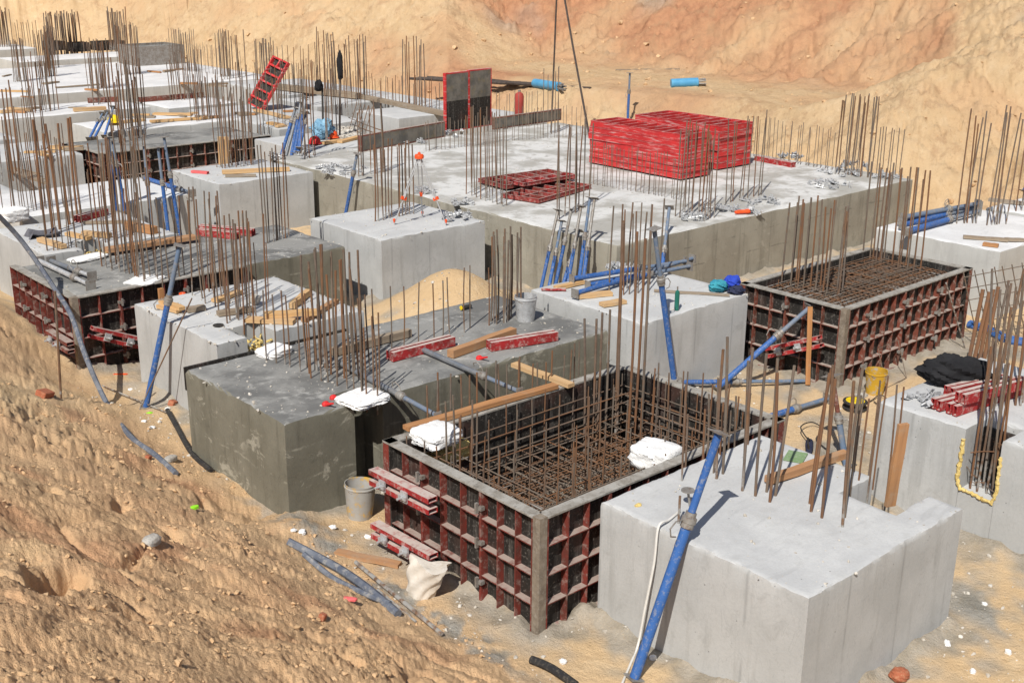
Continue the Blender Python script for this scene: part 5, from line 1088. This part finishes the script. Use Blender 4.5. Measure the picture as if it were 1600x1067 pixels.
for (p, q, n) in (((5.63, 1.12), (5.64, .66), 16), ((5.64, .66), (5.60, .54), 6), ((5.60, .54), (5.22, .50), 14), ((5.22, .50), (5.185, .60), 5), ((5.185, .60), (5.19, 1.08), 16)):
    for k in range(n): loop.append(Vector((x + rr.uniform(-.006, .006), p[0] + (q[0] - p[0]) * k / n + rr.uniform(-.008, .008), p[1] + (q[1] - p[1]) * k / n + rr.uniform(-.008, .008))))
mb.tube(loop, [rr.uniform(.014, .026) for _ in loop], 7)
mb.tube([v + Vector((rr.uniform(-.004, .004), rr.uniform(-.016, .016), rr.uniform(-.016, .016))) for v in loop], [rr.uniform(.004, .026) for _ in loop], 7)
o = mb.build('foam_edge', 'yellow_foam', off=Vector((x, 5.4, .4))); o.location = (x, 5.4, .4); tag(o, 'yellow foam bead around the open pocket of the red beam block', 'foam')
MB().box(11.782, 12.2, 5.203, 5.617, -.1, .52).build('pocket_floor', 'cured_concrete', K['right'], off=K['right'].location)
for k in range(9):
    p = Vector((11.9 + rr.uniform(-.06, .2), 5.28 + rr.uniform(0, .28), 1.0 + rr.uniform(-.5, .12))); rod(K['right'], 'bent_bar', p, p + Vector((rr.uniform(-.15, .1), rr.uniform(-.3, .3), rr.uniform(-.1, .1))), .008)
MB().box(12.19, 12.26, 5.195, 5.625, .541, 1.16).build('pocket_back', 'black_plywood', K['right'], off=K['right'].location); MB().box(11.80, 12.18, 5.196, 5.215, .542, 1.1).build('pocket_side', 'black_plywood', K['right'], off=K['right'].location)
# white rubble on the prop block
mb = MB(); rr = random.Random(9)
for k in range(160):
    p = P(rr.uniform(530, 562), rr.uniform(200, 216), 1.26); s = rr.uniform(.02, .06); mb.box(-s, s, -s * .7, s * .7, 0, s, Matrix.Translation(p) @ Matrix.Rotation(rr.uniform(0, 3), 4, 'Z') @ Matrix.Rotation(rr.uniform(-.5, .5), 4, 'X'))
o = mb.build('white_rubble', 'pebble', off=P(546, 208, 1.26)); o.location = P(546, 208, 1.26); o['kind'] = 'stuff'; o['label'] = 'white rubble chips spread on the prop block'
# thin grey mesh leaning on the plain light block and pole with black bag
q0 = P(531, 214, 1.25); q1 = PX(531, 92, q0.x); rodt(q0, q1, .03, 'tall thick rusty pole behind the light blue bag'); q2 = PX(532, 124, q0.x - .05); lump('black_bag', 'black_cloth', 'black strip of plastic tied to the top of the tall pole', 'bag', q2, .16, .14, .72, 91, .35)
pb_ = P(505, 205, 1.25); rodt(pb_, pb_ + Vector((.1, .1, 1.25)), .03, 'dark post beside the light blue bag', 'black_rubber', 'post'); lump('glove', 'black_cloth', 'black glove like cloth on top of the dark post', 'cloth', pb_ + Vector((-.02, .1, 1.1)), .22, .18, .3, 92, .5)
t = thing('mesh_sheet', 'small bar mesh leaning before the clean square block', 'bar mesh', P(560, 205, 1.25))
for k in range(5): a = P(548 + 6 * k, 190 + 2 * k, 1.5); rod(t, 'mesh_bar', a + Vector((-.3, -.3, -.25)), a + Vector((.3, .1, .5)), .014, 100, 'rusty_rebar')
for k in range(2): a = P(545, 184 + 8 * k, 1.7 - .2 * k); rod(t, 'mesh_bar', a, P(602, 206 + 8 * k, 1.6 - .2 * k), .016, 100, 'rusty_rebar')
flush_extra()

# thin dark form board left standing along the rear edge of the wet slab, two battens before the far dark slab
single(MB().box(0, 2.4, 0, .03, 0, .30), 'form_board', 'black_plywood', 'thin dark form board left along the rear edge of the wet slab', 'board', Vector((6.2, 12.94, .97)))
for a, b, w in ((346, 344, 'fresh upright batten against the far formwork, the one nearer the blue props'), (355, 353, 'fresh upright batten against the far formwork, beside the other one')):
    A = PY(a, 262, 28.5); B = PY(b, 214, 28.5); single(MB().box(0, (B - A).length, -.05, .05, -.05, .05), 'timber_batten', 'fresh_timber', w, 'batten', A, None, aim(A, B, Vector((0, 1, 0))))
single(MB().box(0, 1.15, -.04, .04, -.03, .03), 'timber_batten', 'orange_timber', 'vertical orange batten on the formed slab shuttering', 'batten', Vector((7.75, 16.76, .02)), None, aim((0, 0, 0), (0, 0, 1), Vector((0, -1, 0))))
A = on(962, 110, -.01); B = on(1062, 108, -.01); single(MB().box(0, (B - A).length, -.12, .12, -.02, .03), 'timber_plank', 'grey_timber', 'long pale board lying on the terrace below the bar mesh', 'plank', A, None, aim(A, B))
# ------------------------------------------------------------------ loose soil: clods on the bank, crumbs and pebbles in the pit (nobody could count them)
def scatter(name, mat, label, pts, sizes, seed, sub=1, sink=0.3):
    r = np.random.default_rng(seed); bm = bmesh.new(); bmesh.ops.create_icosphere(bm, subdivisions=sub, radius=1); bv = np.array([v.co[:] for v in bm.verts]); bf = np.array([[v.index for v in f.verts] for f in bm.faces]); bm.free()
    V = []; F = []; k = 0
    for (x, y, z), s in zip(pts, sizes):
        ax = r.normal(size=3); d = 1 + 0.25 * np.sin(bv @ ax * 2.3 + r.uniform(0, 6)) + 0.26 * r.normal(size=len(bv)) * (0.7 if sub > 1 else 1); sc = np.array([r.uniform(.8, 1.4), r.uniform(.7, 1.2), r.uniform(.55, .95)]) * s
        a = r.uniform(0, 6.28); v = bv * d[:, None] * sc; v = np.stack([v[:, 0] * np.cos(a) - v[:, 1] * np.sin(a), v[:, 0] * np.sin(a) + v[:, 1] * np.cos(a), v[:, 2]], -1)
        V.append(v + np.array([x, y, z + s * (0.5 - sink)])); F.append(bf + k); k += len(bv)
    V = np.concatenate(V); F = np.concatenate(F); me = bpy.data.meshes.new(name); me.from_pydata(V.tolist(), [], F.tolist()); me.materials.append(MATS[mat])
    o = bpy.data.objects.new(name, me); COL.objects.link(o); o['kind'] = 'stuff'; o['label'] = label
def spots(n, seed, x0, x1, y0, y1, lo, hi, p=2.6, far=False):
    r = np.random.default_rng(seed); X = r.uniform(x0, x1, n); Y = r.uniform(y0, y1, n); keep = fbm(X * .8 + 2, Y * .8, 2) > -0.15; X, Y = X[keep], Y[keep]
    Z = base_z(X, Y) + mound(X, Y) + detail(X, Y); s = lo + (hi - lo) * r.random(len(X)) ** p; return list(zip(X, Y, Z)), s
a, s = spots(9000, 1, -1.0, 6.2, 2.5, 15, .004, .026, 4.0); scatter('soil_clods', 'dirt_clod', 'loose clods of earth on the near bank', a, s, 2, 1)
a, s = spots(4200, 3, 6.0, 14.5, 3, 16, .005, .028, 3.5); scatter('pit_crumbs', 'pebble', 'crumbs of concrete and pebbles on the pit floor', a, s, 4, 1)
a, s = spots(900, 8, 26, 40, 12, 60, .03, .11, 4.0); scatter('bank_clods', 'dirt_clod', 'clods lying on the far bank', a, s, 9, 1)
a = []; rr = random.Random(17)
for ow, n in ((K['front'], 110), (K['cloth'], 160), (K['tripod'], 200), (K['offcut'], 420), (K['step'], 260), (wet, 420), (wet2, 300), (slab, 700), (K['hook'], 160), (K['right'], 160)):
    lo = ow.matrix_basis.translation; co = np.array([v.co for v in ow.data.vertices]); tops = co[co[:, 2] > co[:, 2].max() - .06]
    for k in range(n): q = tops[rr.randrange(len(tops))]; a.append((lo.x + q[0] + rr.uniform(-.06, .06), lo.y + q[1] + rr.uniform(-.06, .06), q[2] + .002))
scatter('block_crumbs', 'pebble', 'crumbs of mortar and grit lying on the block tops', a, [0.004 + 0.016 * rr.random() ** 3 for _ in a], 19, 1)
